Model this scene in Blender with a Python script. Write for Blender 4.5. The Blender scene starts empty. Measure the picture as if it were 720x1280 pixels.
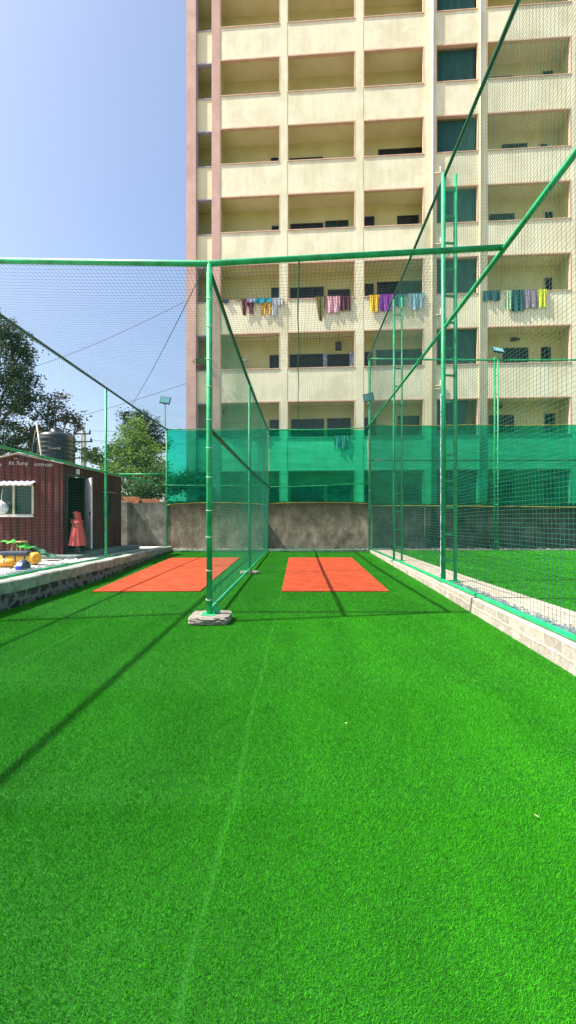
import bpy, bmesh, math, random
import numpy as np
from mathutils import Vector, Matrix
random.seed(7); rng = np.random.default_rng(7)
PI = math.pi
S = bpy.context.scene
C = S.collection

# ------------------------------------------------------------------ measuring
F, CX, CY, H = 540.0, 373.0, 647.0, 1.6
def PX(px, Y): return (px - CX) / F * Y
def PZ(py, Y): return H - (py - CY) / F * Y

# ------------------------------------------------------------------ materials
MATS = {}
def nm(name):
    m = bpy.data.materials.new(name); m.use_nodes = True
    nt = m.node_tree
    return m, nt, nt.nodes, nt.links, nt.nodes['Principled BSDF']
def ramp(nodes, stops, interp='LINEAR'):
    r = nodes.new('ShaderNodeValToRGB'); cr = r.color_ramp; cr.interpolation = interp
    while len(cr.elements) < len(stops): cr.elements.new(0.5)
    for e, (p, c) in zip(cr.elements, stops):
        e.position = p; e.color = (c[0], c[1], c[2], 1)
    return r
def coords(nodes, links, scale=(1, 1, 1), world=True):
    mp = nodes.new('ShaderNodeMapping'); mp.inputs['Scale'].default_value = scale
    if world:
        g = nodes.new('ShaderNodeNewGeometry'); links.new(g.outputs['Position'], mp.inputs['Vector'])
    else:
        g = nodes.new('ShaderNodeTexCoord'); links.new(g.outputs['Object'], mp.inputs['Vector'])
    return mp.outputs['Vector']
def noise(nodes, links, vec, scale, detail=6, rough=.6, dist=0):
    n = nodes.new('ShaderNodeTexNoise'); n.inputs['Scale'].default_value = scale
    n.inputs['Detail'].default_value = detail; n.inputs['Roughness'].default_value = rough
    n.inputs['Distortion'].default_value = dist
    links.new(vec, n.inputs['Vector']); return n.outputs['Fac']
def mixc(nodes, links, fac, a, b, mode='MIX'):
    m = nodes.new('ShaderNodeMix'); m.data_type = 'RGBA'; m.blend_type = mode
    for s, v in ((m.inputs[0], fac), (m.inputs[6], a), (m.inputs[7], b)):
        if isinstance(v, (int, float)): s.default_value = v
        elif isinstance(v, tuple): s.default_value = (v[0], v[1], v[2], 1)
        else: links.new(v, s)
    return m.outputs[2]
def bump(nodes, links, h, strength, dist, b):
    n = nodes.new('ShaderNodeBump'); n.inputs['Strength'].default_value = strength
    n.inputs['Distance'].default_value = dist
    links.new(h, n.inputs['Height']); links.new(n.outputs[0], b.inputs['Normal'])
def mottled(name, c1, c2, scale=3, rough=.8, bs=.3, bd=.01, metal=0, lo=.35, hi=.65, stretch=(1, 1, 1), world=True, spec=.5):
    m, nt, N, L, b = nm(name)
    v = coords(N, L, stretch, world)
    n1 = noise(N, L, v, scale)
    r = ramp(N, [(lo, c1), (hi, c2)]); L.new(n1, r.inputs[0])
    L.new(r.outputs[0], b.inputs['Base Color'])
    b.inputs['Roughness'].default_value = rough; b.inputs['Metallic'].default_value = metal
    b.inputs['Specular IOR Level'].default_value = spec
    if bs: bump(N, L, noise(N, L, v, scale * 7), bs, bd, b)
    MATS[name] = m; return m

mottled('steel_green', (.004, .24, .075), (.008, .38, .13), 9, .38, .15, .002)
def chipped(name, c1, c2, rust):
    m, nt, N, L, b = nm(name); v = coords(N, L)
    r = ramp(N, [(.35, c1), (.65, c2)]); L.new(noise(N, L, v, 5, 6), r.inputs[0])
    k = ramp(N, [(.66, (0, 0, 0)), (.70, (1, 1, 1))]); L.new(noise(N, L, coords(N, L, (1, 1, .6)), 17, 8, .7), k.inputs[0])
    L.new(mixc(N, L, k.outputs[0], r.outputs[0], rust), b.inputs['Base Color'])
    b.inputs['Roughness'].default_value = .48; bump(N, L, noise(N, L, v, 40, 5), .25, .003, b); MATS[name] = m
chipped('steel_green', (.003, .24, .075), (.01, .43, .155), (.06, .05, .02))
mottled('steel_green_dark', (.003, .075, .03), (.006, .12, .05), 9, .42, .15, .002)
mottled('net_green', (.006, .085, .055), (.015, .16, .10), 5, .7, 0)
mottled('net_teal', (.008, .22, .13), (.02, .34, .20), 5, .6, 0)
mottled('net_bright', (.012, .11, .08), (.03, .18, .13), 5, .6, 0)
mottled('net_dark', (.012, .05, .055), (.03, .09, .09), 4, .7, 0)
mottled('net_white', (.3, .5, .42), (.5, .65, .6), 5, .7, 0)
mottled('rope_green', (.01, .13, .09), (.02, .2, .13), 12, .8, .3)
mottled('yellow_hem', (.45, .32, .02), (.65, .5, .05), 9, .7, .2)
mottled('tie_white', (.5, .55, .5), (.75, .75, .7), 20, .7, 0)
mottled('concrete', (.36, .31, .24), (.53, .46, .36), 4, .9, .5, .02)
mottled('concrete_rough', (.20, .18, .15), (.42, .38, .32), 14, .95, .9, .03)
mottled('coping', (.20, .22, .20), (.42, .43, .38), 5, .9, .5, .02)
mottled('platform', (.33, .33, .30), (.55, .53, .47), 1.6, .9, .3, .01)
mottled('earth', (.14, .10, .07), (.25, .2, .14), 1.2, .95, .5, .03)
mottled('plinth', (.12, .16, .15), (.22, .26, .23), 4, .9, .4)
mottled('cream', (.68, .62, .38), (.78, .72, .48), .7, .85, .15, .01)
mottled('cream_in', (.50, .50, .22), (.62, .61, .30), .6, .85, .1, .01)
mottled('peach', (.58, .38, .26), (.70, .48, .35), 2, .85, .1)
mottled('pink_col', (.50, .31, .25), (.62, .41, .34), 1.2, .85, .1)
mottled('conduit', (.20, .26, .35), (.55, .60, .70), 14, .6, 0, lo=.45, hi=.55)
mottled('lilac', (.33, .33, .42), (.42, .42, .5), 2, .85, .1)
mottled('pipe_cream', (.60, .52, .34), (.72, .64, .44), 3, .5, 0)
mottled('win_frame', (.02, .03, .03), (.05, .06, .055), 5, .6, 0)
mottled('frame_cream', (.45, .42, .30), (.55, .52, .38), 5, .6, 0)
mottled('white_paint', (.62, .64, .66), (.78, .79, .8), 3, .5, .05)
mottled('roof_sheet', (.30, .22, .18), (.55, .45, .40), 3, .7, .3)
mottled('terracotta', (.50, .17, .07), (.68, .28, .13), 5, .85, .4)
mottled('tank_black', (.004, .011, .015), (.009, .02, .026), 2, .38, .1)
mottled('pole_conc', (.30, .30, .25), (.42, .42, .36), 3, .9, .3)
mottled('black_metal', (.012, .012, .014), (.03, .03, .03), 6, .5, 0)
mottled('lamp_body', (.01, .035, .05), (.02, .06, .08), 6, .45, 0)
mottled('bark', (.08, .06, .045), (.16, .13, .10), 6, .95, .8, .03)
mottled('skin', (.07, .035, .02), (.10, .05, .03), 4, .6, 0)
mottled('hair', (.008, .007, .007), (.015, .012, .01), 20, .5, .2)
mottled('coral', (.42, .055, .055), (.54, .09, .08), 8, .8, .3, .01, stretch=(2, 2, .4))
mottled('yellow_bag', (.45, .24, .008), (.68, .40, .02), 6, .6, .3)
mottled('orange_bag', (.7, .25, .01), (.8, .40, .02), 9, .6, .3)
mottled('navy', (.02, .03, .07), (.05, .06, .11), 6, .6, .2)
mottled('blue_label', (.01, .02, .35), (.02, .04, .5), 6, .5, 0)
mottled('lime_cloth', (.02, .35, .02), (.05, .55, .05), 7, .7, .4)
mottled('dgreen_cloth', (.01, .08, .04), (.02, .13, .06), 7, .8, .4)
mottled('blue_net', (.04, .10, .13), (.22, .34, .38), 30, .8, .5)
mottled('mud_wood', (.35, .22, .08), (.5, .34, .12), 7, .7, .3)
mottled('litter', (.22, .20, .06), (.55, .55, .30), 3, .8, 0)
mottled('text_white', (.16, .13, .12), (.6, .57, .54), 10, .8, 0)
mottled('curtain_blue', (.15, .28, .45), (.5, .6, .7), 9, .8, 0, lo=.45, hi=.55)
mottled('shade_teal', (.006, .055, .05), (.012, .10, .085), 3, .8, .5, .03, stretch=(3, 3, .3))
mottled('leaf_pot', (.04, .12, .03), (.08, .2, .05), 6, .6, 0)
mottled('clay_pot', (.10, .05, .045), (.2, .1, .08), 6, .8, 0)

def plain_glass(name, col, rough=.08):
    m, nt, N, L, b = nm(name)
    v = coords(N, L); r = ramp(N, [(.3, col), (.8, tuple(min(1, c * 1.8 + .004) for c in col))])
    L.new(noise(N, L, v, 1.3), r.inputs[0]); L.new(r.outputs[0], b.inputs['Base Color'])
    b.inputs['Roughness'].default_value = rough; MATS[name] = m
plain_glass('pane_dark', (.004, .008, .008), .45)
plain_glass('pane_green', (.008, .04, .032), .12)
plain_glass('lamp_glass', (.10, .28, .30), .12)

# old plaster wall with drips, dark top band, bare patches
def plaster(name, dark, mid, light, top):
    m, nt, N, L, b = nm(name)
    v = coords(N, L)
    n1 = noise(N, L, v, 1.1, 9, .68, .4)
    r = ramp(N, [(.30, dark), (.48, mid), (.68, light)]); L.new(n1, r.inputs[0])
    n2 = noise(N, L, coords(N, L, (1.6, 1.6, .8)), 1.5, 8, .7, .3)
    r2 = ramp(N, [(.42, (.42, .40, .38)), (.62, (1, 1, 1))]); L.new(n2, r2.inputs[0])
    c = mixc(N, L, .75, r.outputs[0], r2.outputs[0], 'MULTIPLY')
    sep = N.new('ShaderNodeSeparateXYZ'); g = N.new('ShaderNodeNewGeometry'); L.new(g.outputs['Position'], sep.inputs[0])
    ad = N.new('ShaderNodeMath'); ad.operation = 'MULTIPLY_ADD'
    L.new(noise(N, L, v, 2.2, 6), ad.inputs[0]); ad.inputs[1].default_value = 1.3; L.new(sep.outputs['Z'], ad.inputs[2])
    mr = N.new('ShaderNodeMapRange'); L.new(ad.outputs[0], mr.inputs[0])
    mr.inputs[1].default_value = top - .1; mr.inputs[2].default_value = top + 1.1
    c = mixc(N, L, mr.outputs[0], c, tuple(k * .55 for k in dark))
    n3 = noise(N, L, v, 26, 6, .75)
    r3 = ramp(N, [(.38, (.45, .45, .45)), (.6, (1, 1, 1))]); L.new(n3, r3.inputs[0])
    c = mixc(N, L, .6, c, r3.outputs[0], 'MULTIPLY')
    L.new(c, b.inputs['Base Color']); b.inputs['Roughness'].default_value = .95
    b.inputs['Specular IOR Level'].default_value = .2
    bump(N, L, noise(N, L, v, 14, 8, .7), .8, .03, b)
    MATS[name] = m
plaster('old_plaster', (.16, .12, .085), (.44, .35, .26), (.68, .57, .46), 1.8)
plaster('old_plaster_grey', (.14, .14, .12), (.32, .31, .26), (.48, .46, .38), 2.5)
plaster('dark_plaster', (.035, .05, .045), (.085, .105, .095), (.17, .19, .17), 2.3)  # darker, greenish plaster tone for the right court wall and pier

# facade paint with streaks
def facade(name, c1, c2):
    m, nt, N, L, b = nm(name)
    v = coords(N, L, (2.5, 2.5, .35))
    r = ramp(N, [(.3, c1), (.6, c2)]); L.new(noise(N, L, v, 1.4, 8, .65), r.inputs[0])
    r2 = ramp(N, [(.40, (.80, .78, .72)), (.55, (1, 1, 1))]); L.new(noise(N, L, coords(N, L), .8, 8, .6), r2.inputs[0])
    c = mixc(N, L, .6, r.outputs[0], r2.outputs[0], 'MULTIPLY')
    L.new(c, b.inputs['Base Color']); b.inputs['Roughness'].default_value = .85
    bump(N, L, noise(N, L, coords(N, L), 9), .2, .01, b); MATS[name] = m
facade('facade_cream', (.76, .70, .46), (.84, .80, .57))

# masonry by brick texture on a Y/Z face
def masonry(name, stone1, stone2, mortar, w, h, ms, smooth, bs, wob=.05):
    m, nt, N, L, b = nm(name)
    g = N.new('ShaderNodeNewGeometry'); sp = N.new('ShaderNodeSeparateXYZ'); L.new(g.outputs['Position'], sp.inputs[0])
    v0 = coords(N, L); nx = noise(N, L, v0, 5, 4)
    cb = N.new('ShaderNodeCombineXYZ'); mb = N.new('ShaderNodeMath'); mb.operation = 'MULTIPLY_ADD'; L.new(noise(N, L, v0, 3.3, 3), mb.inputs[0]); mb.inputs[1].default_value = wob * 1.5; L.new(sp.outputs['Y'], mb.inputs[2]); L.new(mb.outputs[0], cb.inputs[0])
    ma = N.new('ShaderNodeMath'); ma.operation = 'MULTIPLY_ADD'; L.new(nx, ma.inputs[0]); ma.inputs[1].default_value = wob
    L.new(sp.outputs['Z'], ma.inputs[2]); L.new(ma.outputs[0], cb.inputs[1])
    br = N.new('ShaderNodeTexBrick'); L.new(cb.outputs[0], br.inputs['Vector'])
    br.inputs['Scale'].default_value = 1; br.inputs['Brick Width'].default_value = w; br.inputs['Row Height'].default_value = h
    br.inputs['Mortar Size'].default_value = ms; br.inputs['Mortar Smooth'].default_value = smooth
    br.inputs['Color1'].default_value = (*stone1, 1); br.inputs['Color2'].default_value = (*stone2, 1); br.inputs['Mortar'].default_value = (*mortar, 1)
    r = ramp(N, [(.35, (.6, .6, .6)), (.6, (1, 1, 1))]); L.new(noise(N, L, v0, 13, 8, .7), r.inputs[0])
    n2 = ramp(N, [(.50, (0, 0, 0)), (.62, (1, 1, 1))]); L.new(noise(N, L, v0, 3.1, 6, .6), n2.inputs[0])
    c = mixc(N, L, n2.outputs[0], br.outputs['Color'], mortar)
    c = mixc(N, L, .7, c, r.outputs[0], 'MULTIPLY')
    L.new(c, b.inputs['Base Color']); b.inputs['Roughness'].default_value = .93
    mx = N.new('ShaderNodeMath'); mx.operation = 'ADD'; L.new(noise(N, L, v0, 18, 7, .7), mx.inputs[0]); L.new(br.outputs['Fac'], mx.inputs[1])
    bump(N, L, mx.outputs[0], bs, .02, b); MATS[name] = m
masonry('stone_masonry', (.02, .02, .02), (.07, .065, .06), (.20, .21, .19), .36, .26, .06, .6, 1.0, .3)
masonry('block_masonry', (.33, .29, .23), (.42, .37, .30), (.56, .49, .39), .42, .155, .016, .3, .7, .05)

# shade cloth: tinted, see-through weave
def cloth(name, tint, dif, opac):
    m = bpy.data.materials.new(name); m.use_nodes = True
    N, L = m.node_tree.nodes, m.node_tree.links; N.clear()
    out = N.new('ShaderNodeOutputMaterial'); mix = N.new('ShaderNodeMixShader')
    tr = N.new('ShaderNodeBsdfTransparent'); tr.inputs[0].default_value = (*tint, 1)
    d = N.new('ShaderNodeBsdfDiffuse'); t = N.new('ShaderNodeBsdfTranslucent'); add = N.new('ShaderNodeMixShader')
    v = coords(N, L, (.6, .6, 7))
    r = ramp(N, [(.3, tuple(k * .5 for k in dif)), (.7, tuple(min(1, k * 1.45) for k in dif))]); L.new(noise(N, L, v, 2.0, 8, .7), r.inputs[0])  # streaks vary the weave tone and paint in shading of the folds
    L.new(r.outputs[0], d.inputs[0]); L.new(r.outputs[0], t.inputs[0])
    add.inputs[0].default_value = .55; L.new(d.outputs[0], add.inputs[1]); L.new(t.outputs[0], add.inputs[2])
    mr = N.new('ShaderNodeMapRange'); L.new(noise(N, L, coords(N, L, (.8, .8, 5)), 1.2, 6, .6), mr.inputs[0])
    mr.inputs[1].default_value = .3; mr.inputs[2].default_value = .7; mr.inputs[3].default_value = opac - .15; mr.inputs[4].default_value = opac + .15
    L.new(mr.outputs[0], mix.inputs[0]); L.new(tr.outputs[0], mix.inputs[1]); L.new(add.outputs[0], mix.inputs[2])
    L.new(mix.outputs[0], out.inputs[0]); MATS[name] = m
cloth('shade_cloth', (.06, .84, .55), (.002, .38, .23), .36)
cloth('shade_cloth_dense', (.04, .74, .47), (.002, .33, .19), .44)

# leaves
def leaf(name, c1, c2, tr=.35):
    m = bpy.data.materials.new(name); m.use_nodes = True
    N, L = m.node_tree.nodes, m.node_tree.links; N.clear()
    out = N.new('ShaderNodeOutputMaterial'); mix = N.new('ShaderNodeMixShader')
    d = N.new('ShaderNodeBsdfPrincipled'); t = N.new('ShaderNodeBsdfTranslucent')
    at = N.new('ShaderNodeAttribute'); at.attribute_name = 'tint'
    r = ramp(N, [(0, c1), (1, c2)]); L.new(at.outputs['Fac'], r.inputs[0])
    L.new(r.outputs[0], d.inputs['Base Color']); L.new(r.outputs[0], t.inputs[0]); d.inputs['Roughness'].default_value = .55
    mix.inputs[0].default_value = tr
    L.new(d.outputs[0], mix.inputs[1]); L.new(t.outputs[0], mix.inputs[2]); L.new(mix.outputs[0], out.inputs[0]); MATS[name] = m
leaf('leaf_dark', (.012, .035, .018), (.05, .10, .035))
leaf('leaf_brown', (.035, .035, .02), (.11, .10, .05))
leaf('leaf_light', (.05, .12, .02), (.20, .36, .07), .45)
leaf('leaf_pine', (.012, .03, .025), (.03, .06, .04))
leaf('leaf_mid', (.02, .07, .02), (.08, .19, .04))

# turf blade + turf base
def turf_mat(name, blade):
    m, nt, N, L, b = nm(name)
    v = coords(N, L)
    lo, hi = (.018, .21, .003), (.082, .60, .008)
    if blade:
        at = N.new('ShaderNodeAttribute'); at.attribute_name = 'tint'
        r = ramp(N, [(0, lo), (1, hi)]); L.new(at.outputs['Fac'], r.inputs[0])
    else:
        r = ramp(N, [(.35, (.006, .08, .002)), (.65, (.014, .15, .004))]); L.new(noise(N, L, v, 90, 6, .8), r.inputs[0])
    r2 = ramp(N, [(.33, (.62, .74, .6)), (.62, (1, 1, 1)), (.75, (1.0, .93, .8))]); L.new(noise(N, L, coords(N, L, (1.6, .55, 1)), .9, 8, .7), r2.inputs[0])
    c = mixc(N, L, .8, r.outputs[0], r2.outputs[0], 'MULTIPLY')
    L.new(c, b.inputs['Base Color']); b.inputs['Roughness'].default_value = .6
    b.inputs['Specular IOR Level'].default_value = .25
    MATS[name] = m
turf_mat('turf_blade', True); turf_mat('turf_base', False)

# red mat
m, nt, N, L, b = nm('red_mat')
v = coords(N, L)
r = ramp(N, [(.35, (.32, .044, .014)), (.60, (.43, .070, .027)), (.78, (.46, .10, .045))]); L.new(noise(N, L, v, 2.5, 9, .7), r.inputs[0])
r2 = ramp(N, [(.40, (.72, .72, .72)), (.55, (1, 1, 1))]); L.new(noise(N, L, v, 120, 4, .8), r2.inputs[0])
L.new(mixc(N, L, .5, r.outputs[0], r2.outputs[0], 'MULTIPLY'), b.inputs['Base Color']); b.inputs['Roughness'].default_value = .9; b.inputs['Specular IOR Level'].default_value = .15
bump(N, L, noise(N, L, v, 150, 4, .8), .6, .006, b); MATS['red_mat'] = m

mottled('shed_red', (.045, .004, .004), (.10, .008, .006), 1.5, .75, .1, .005, stretch=(4, 4, .4))
mottled('shed_inside', (.01, .02, .03), (.02, .03, .04), 2, .8, 0)
mottled('legging', (.01, .01, .012), (.35, .33, .33), 28, .8, 0, lo=.5, hi=.62)

def lcol(name, c, c2=None, sc=12): mottled(name, c, c2 or tuple(k * .6 for k in c), sc, .85, .4, .02, world=True)
LC = {'navy blue': (.01, .05, .13), 'green and white': (.25, .45, .2), 'maroon': (.14, .02, .04), 'lilac': (.45, .42, .62), 'turquoise': (.0, .32, .42), 'white': (.7, .74, .78), 'orange': (.75, .40, .04), 'black and gold': (.02, .03, .02), 'pink patterned': (.50, .16, .22), 'dark maroon': (.10, .015, .04),
      'yellow': (.85, .55, .03), 'purple': (.27, .05, .38), 'teal': (.02, .22, .22), 'light blue': (.28, .52, .60), 'dark teal': (.01, .10, .12), 'pale green': (.45, .70, .42), 'mauve grey': (.32, .27, .34), 'lime yellow': (.72, .85, .05), 'pale blue': (.35, .55, .72)}
for k, c in LC.items(): lcol('cloth_' + k.replace(' ', '_'), c, {'pink patterned': (.75, .5, .55), 'black and gold': (.30, .22, .05)}.get(k))
# ------------------------------------------------------------------ mesh building
class MB:
    def __init__(s): s.v = []; s.f = []; s.sm = []
    def face(s, pts, smooth=False):
        k = len(s.v); s.v += [tuple(p) for p in pts]; s.f.append(tuple(range(k, k + len(pts)))); s.sm.append(smooth)
    def box(s, x0, x1, y0, y1, z0, z1, bev=0, M=None):
        bm = bmesh.new(); bmesh.ops.create_cube(bm, size=1)
        for v in bm.verts:
            v.co = Vector(((x0 + x1) / 2 + v.co.x * (x1 - x0), (y0 + y1) / 2 + v.co.y * (y1 - y0), (z0 + z1) / 2 + v.co.z * (z1 - z0)))
        if bev: bmesh.ops.bevel(bm, geom=bm.edges[:], offset=bev, segments=2, affect='EDGES', profile=.5)
        if M is not None: bmesh.ops.transform(bm, matrix=M, verts=bm.verts)
        s.addbm(bm); return s
    def addbm(s, bm, smooth=False):
        k = len(s.v); bm.verts.index_update()
        s.v += [tuple(v.co) for v in bm.verts]
        for f in bm.faces: s.f.append(tuple(k + v.index for v in f.verts)); s.sm.append(smooth)
        bm.free()
    def tube(s, pts, r, n=10, cap=True, smooth=True):
        pts = [Vector(p) for p in pts]; rs = r if isinstance(r, (list, tuple)) else [r] * len(pts)
        k0 = len(s.v); up = None
        for i, p in enumerate(pts):
            d = (pts[min(i + 1, len(pts) - 1)] - pts[max(i - 1, 0)]).normalized()
            if up is None: up = Vector((0, 0, 1)) if abs(d.z) < .9 else Vector((1, 0, 0))
            a = d.cross(up).normalized(); b2 = a.cross(d).normalized(); up = b2
            for j in range(n):
                t = 2 * PI * j / n; s.v.append(tuple(p + (a * math.cos(t) + b2 * math.sin(t)) * rs[i]))
        for i in range(len(pts) - 1):
            for j in range(n):
                a0 = k0 + i * n + j; a1 = k0 + i * n + (j + 1) % n
                s.f.append((a0, a0 + n, a1 + n, a1)); s.sm.append(smooth)
        if cap:
            s.f.append(tuple(k0 + j for j in range(n))); s.sm.append(False)
            s.f.append(tuple(k0 + (len(pts) - 1) * n + j for j in reversed(range(n)))); s.sm.append(False)
        return s
    def lathe(s, prof, n=24, c=(0, 0, 0)):
        k0 = len(s.v)
        for (r, z) in prof:
            for j in range(n):
                t = 2 * PI * j / n; s.v.append((c[0] + r * math.cos(t), c[1] + r * math.sin(t), c[2] + z))
        for i in range(len(prof) - 1):
            for j in range(n):
                a0 = k0 + i * n + j; a1 = k0 + i * n + (j + 1) % n
                s.f.append((a0, a1, a1 + n, a0 + n)); s.sm.append(True)
        return s
    def grid(s, fn, nu, nv, smooth=True):
        k0 = len(s.v)
        for i in range(nu + 1):
            for j in range(nv + 1): s.v.append(tuple(fn(i / nu, j / nv)))
        for i in range(nu):
            for j in range(nv):
                a = k0 + i * (nv + 1) + j; s.f.append((a, a + nv + 1, a + nv + 2, a + 1)); s.sm.append(smooth)
        return s
    def build(s, name, mat, parent=None, world=True, **tags):
        me = bpy.data.meshes.new(name)
        V = np.array(s.v, dtype=float)
        if parent is None:
            o0 = Vector(((V[:, 0].min() + V[:, 0].max()) / 2, (V[:, 1].min() + V[:, 1].max()) / 2, V[:, 2].min()))
        else:
            o0 = parent.matrix_world_cached if hasattr(parent, 'matrix_world_cached') else Vector(wloc(parent))
        if not world: o0 = Vector((0, 0, 0))
        V = V - np.array(o0)
        me.from_pydata(V.tolist(), [], s.f)
        me.polygons.foreach_set('use_smooth', s.sm); me.update()
        if mat: me.materials.append(MATS[mat])
        o = bpy.data.objects.new(name, me); C.objects.link(o)
        if parent is None: o.location = o0
        else: o.parent = parent
        for k, v in tags.items(): o[k] = v
        return o
def wloc(o):
    p = Vector(o.location)
    while o.parent is not None:
        o = o.parent; p = p + Vector(o.location)
    return p
def T(name, label, cat, loc, group=None):
    o = bpy.data.objects.new(name, None); C.objects.link(o); o.location = loc; o.empty_display_size = .2
    o['label'] = label; o['category'] = cat
    if group: o['group'] = group
    return o
def tag(o, label, cat, group=None):
    o['label'] = label; o['category'] = cat
    if group: o['group'] = group
    return o
def struct(o): o['kind'] = 'structure'; return o
def copy_tree(o, parent=None):
    c = o.copy(); C.objects.link(c); c.parent = parent
    for ch in list(o.children): copy_tree(ch, c)
    return c
def bigmesh(name, V, tris, mat, tint=None, quads=False):
    me = bpy.data.meshes.new(name); n = 4 if quads else 3
    me.vertices.add(len(V)); me.vertices.foreach_set('co', V.astype(np.float32).ravel())
    me.loops.add(tris.size); me.loops.foreach_set('vertex_index', tris.astype(np.int32).ravel())
    me.polygons.add(len(tris)); me.polygons.foreach_set('loop_start', np.arange(0, tris.size, n, dtype=np.int32))
    me.update(calc_edges=True)
    if tint is not None:
        a = me.attributes.new('tint', 'FLOAT', 'POINT'); a.data.foreach_set('value', tint.astype(np.float32))
    me.materials.append(MATS[mat]); return me

# ------------------------------------------------------------------ setting: ground, sky
def sheet(name, poly, mat, z=0):
    b = MB(); b.face([(x, y, (z if len(p) == 0 else p[0])) for x, y, *p in poly]); return struct(b.build(name, mat))
sheet('ground', [(-400, -400), (400, -400), (400, 600), (-400, 600)], 'earth', -.06)

def kx_left(y): return np.interp(y, [3, 11, 20.4], [-5.05, -5.07, -6.0])      # face of the left retaining wall
def lz_top(y): return np.interp(y, [3, 11, 20.4], [.52, .48, .26])
def kx_right(y): return np.interp(y, [1, 4.3, 9.4, 20], [2.62, 2.80, 3.0, 3.30])  # face of the right kerb wall
def rz_top(y): return np.interp(y, [1, 4.3, 9.4, 20], [.34, .30, .215, .10])
def kx_out(y): return np.interp(y, [1, 4.3, 20], [3.75, 3.86, 4.25])
def rt_z(y): return rz_top(y) - .03

ys = [-1, 1, 3, 4.3, 7, 9.4, 11, 14, 17, 20.2]
b = MB()
for i in range(len(ys) - 1):
    y0, y1 = ys[i], ys[i + 1]
    b.face([(kx_left(y0) - .1, y0, 0), (kx_right(y0) + .1, y0, 0), (kx_right(y1) + .1, y1, 0), (kx_left(y1) - .1, y1, 0)])
struct(b.build('turf_ground', 'turf_base'))
b = MB()
for i in range(len(ys) - 1):
    y0, y1 = ys[i], ys[i + 1]
    b.face([(kx_out(y0) - .1, y0, rt_z(y0)), (18, y0, rt_z(y0)), (18, y1, rt_z(y1)), (kx_out(y1) - .1, y1, rt_z(y1))])
struct(b.build('court_ground', 'turf_base'))

mats_xy = [[(-4.42, 9.24), (-2.12, 9.30), (-2.32, 17.1), (-5.0, 16.9)], [(-.36, 9.28), (1.95, 9.28), (2.10, 17.1), (-.38, 17.1)]]
def inside(px, py, poly):
    c = np.ones(len(px), bool)
    for i in range(4):
        x0, y0 = poly[i]; x1, y1 = poly[(i + 1) % 4]
        c &= ((x1 - x0) * (py - y0) - (y1 - y0) * (px - x0)) > 0
    return c
def blades(name, zones, xlo, xhi, zf, hgt):
    P = []
    for (y0, y1, den, wid) in zones:
        def lims(y): return np.maximum(xlo(y), -(y + .6) * .74 - .9), np.minimum(xhi(y), (y + .6) * .70 + .9)
        yy = np.linspace(y0, y1, 50); w = np.array([max(0, lims(t)[1] - lims(t)[0]) for t in yy])
        n = int(w.mean() * (y1 - y0) * den)
        cdf = np.concatenate([[0], np.cumsum((w[1:] + w[:-1]) / 2)]); cdf = cdf / cdf[-1]
        y = np.interp(rng.random(n), cdf, yy)
        y = np.minimum(y + rng.normal(0, .06, n) * y0, 20.05)
        lo, hi = lims(y); x = lo + rng.random(n) * (hi - lo)
        P.append(np.stack([x, y, np.full(n, wid)], 1))
    P = np.concatenate(P); x, y, wd = P.T
    keep = (hi_ok(x, y, xlo, xhi))
    for poly in mats_xy: keep &= ~inside(x, y, poly)
    # worn seams where the tufts part
    for sx in (-.38, -3.1, 1.9):
        d = np.abs(x - sx - .012 * np.sin(y * 3.1 + sx) - .006 * np.sin(y * 11)); keep &= (d > .010) | (rng.random(len(x)) < .25)
    x, y, wd = x[keep], y[keep], wd[keep]; n = len(x)
    h = hgt * (.7 + .6 * rng.random(n)); ang = rng.random(n) * 2 * PI
    base = np.stack([x, y, zf(y)], 1)
    dv = np.stack([np.cos(ang), np.sin(ang), np.zeros(n)], 1) * wd[:, None] * .5
    la = rng.random(n) * 2 * PI
    lean = np.stack([np.cos(la) * .5, np.sin(la) * .5 - .18, np.zeros(n)], 1) * h[:, None] * (.6 + rng.random(n)[:, None])
    tip = base + lean + np.stack([np.zeros(n), np.zeros(n), h], 1)
    V = np.empty((n * 3, 3)); V[0::3] = base - dv; V[1::3] = base + dv; V[2::3] = tip
    patch = .5 + .5 * np.sin(x * 2.1 + 1.3 * np.sin(y * 1.7)) * np.sin(y * 2.6 + x)
    t = np.clip(.15 + .75 * rng.random(n) ** 1.3 + .12 * (patch - .5), 0, 1)
    for sx in (-.38, -3.1, 1.9):
        d = np.abs(x - sx - .012 * np.sin(y * 3.1 + sx) - .006 * np.sin(y * 11)); t = np.where(d < .020, t + (.28 if sx == -.38 else .12), t)
    t = t + .05 * np.sign(np.sin((x + .38) * PI / 1.9)) + .05 * np.sin(x * 9 + .5 * np.sin(y * .7))
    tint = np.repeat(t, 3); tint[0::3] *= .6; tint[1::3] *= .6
    tr = np.arange(n * 3).reshape(n, 3)
    me = bigmesh(name, V, tr, 'turf_blade', tint)
    o = bpy.data.objects.new(name, me); C.objects.link(o); o['kind'] = 'stuff'; o['label'] = 'bright green artificial turf pile'
    return o
def hi_ok(x, y, xlo, xhi): return (x > xlo(y)) & (x < xhi(y))
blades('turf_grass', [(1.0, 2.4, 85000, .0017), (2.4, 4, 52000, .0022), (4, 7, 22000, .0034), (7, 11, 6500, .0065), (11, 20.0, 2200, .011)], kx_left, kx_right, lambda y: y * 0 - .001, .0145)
blades('court_grass', [(4, 8, 9000, .006), (8, 13, 3500, .009), (13, 20.0, 1300, .014)], kx_out, lambda y: y * 0 + 17.5, rt_z, .019)

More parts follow.
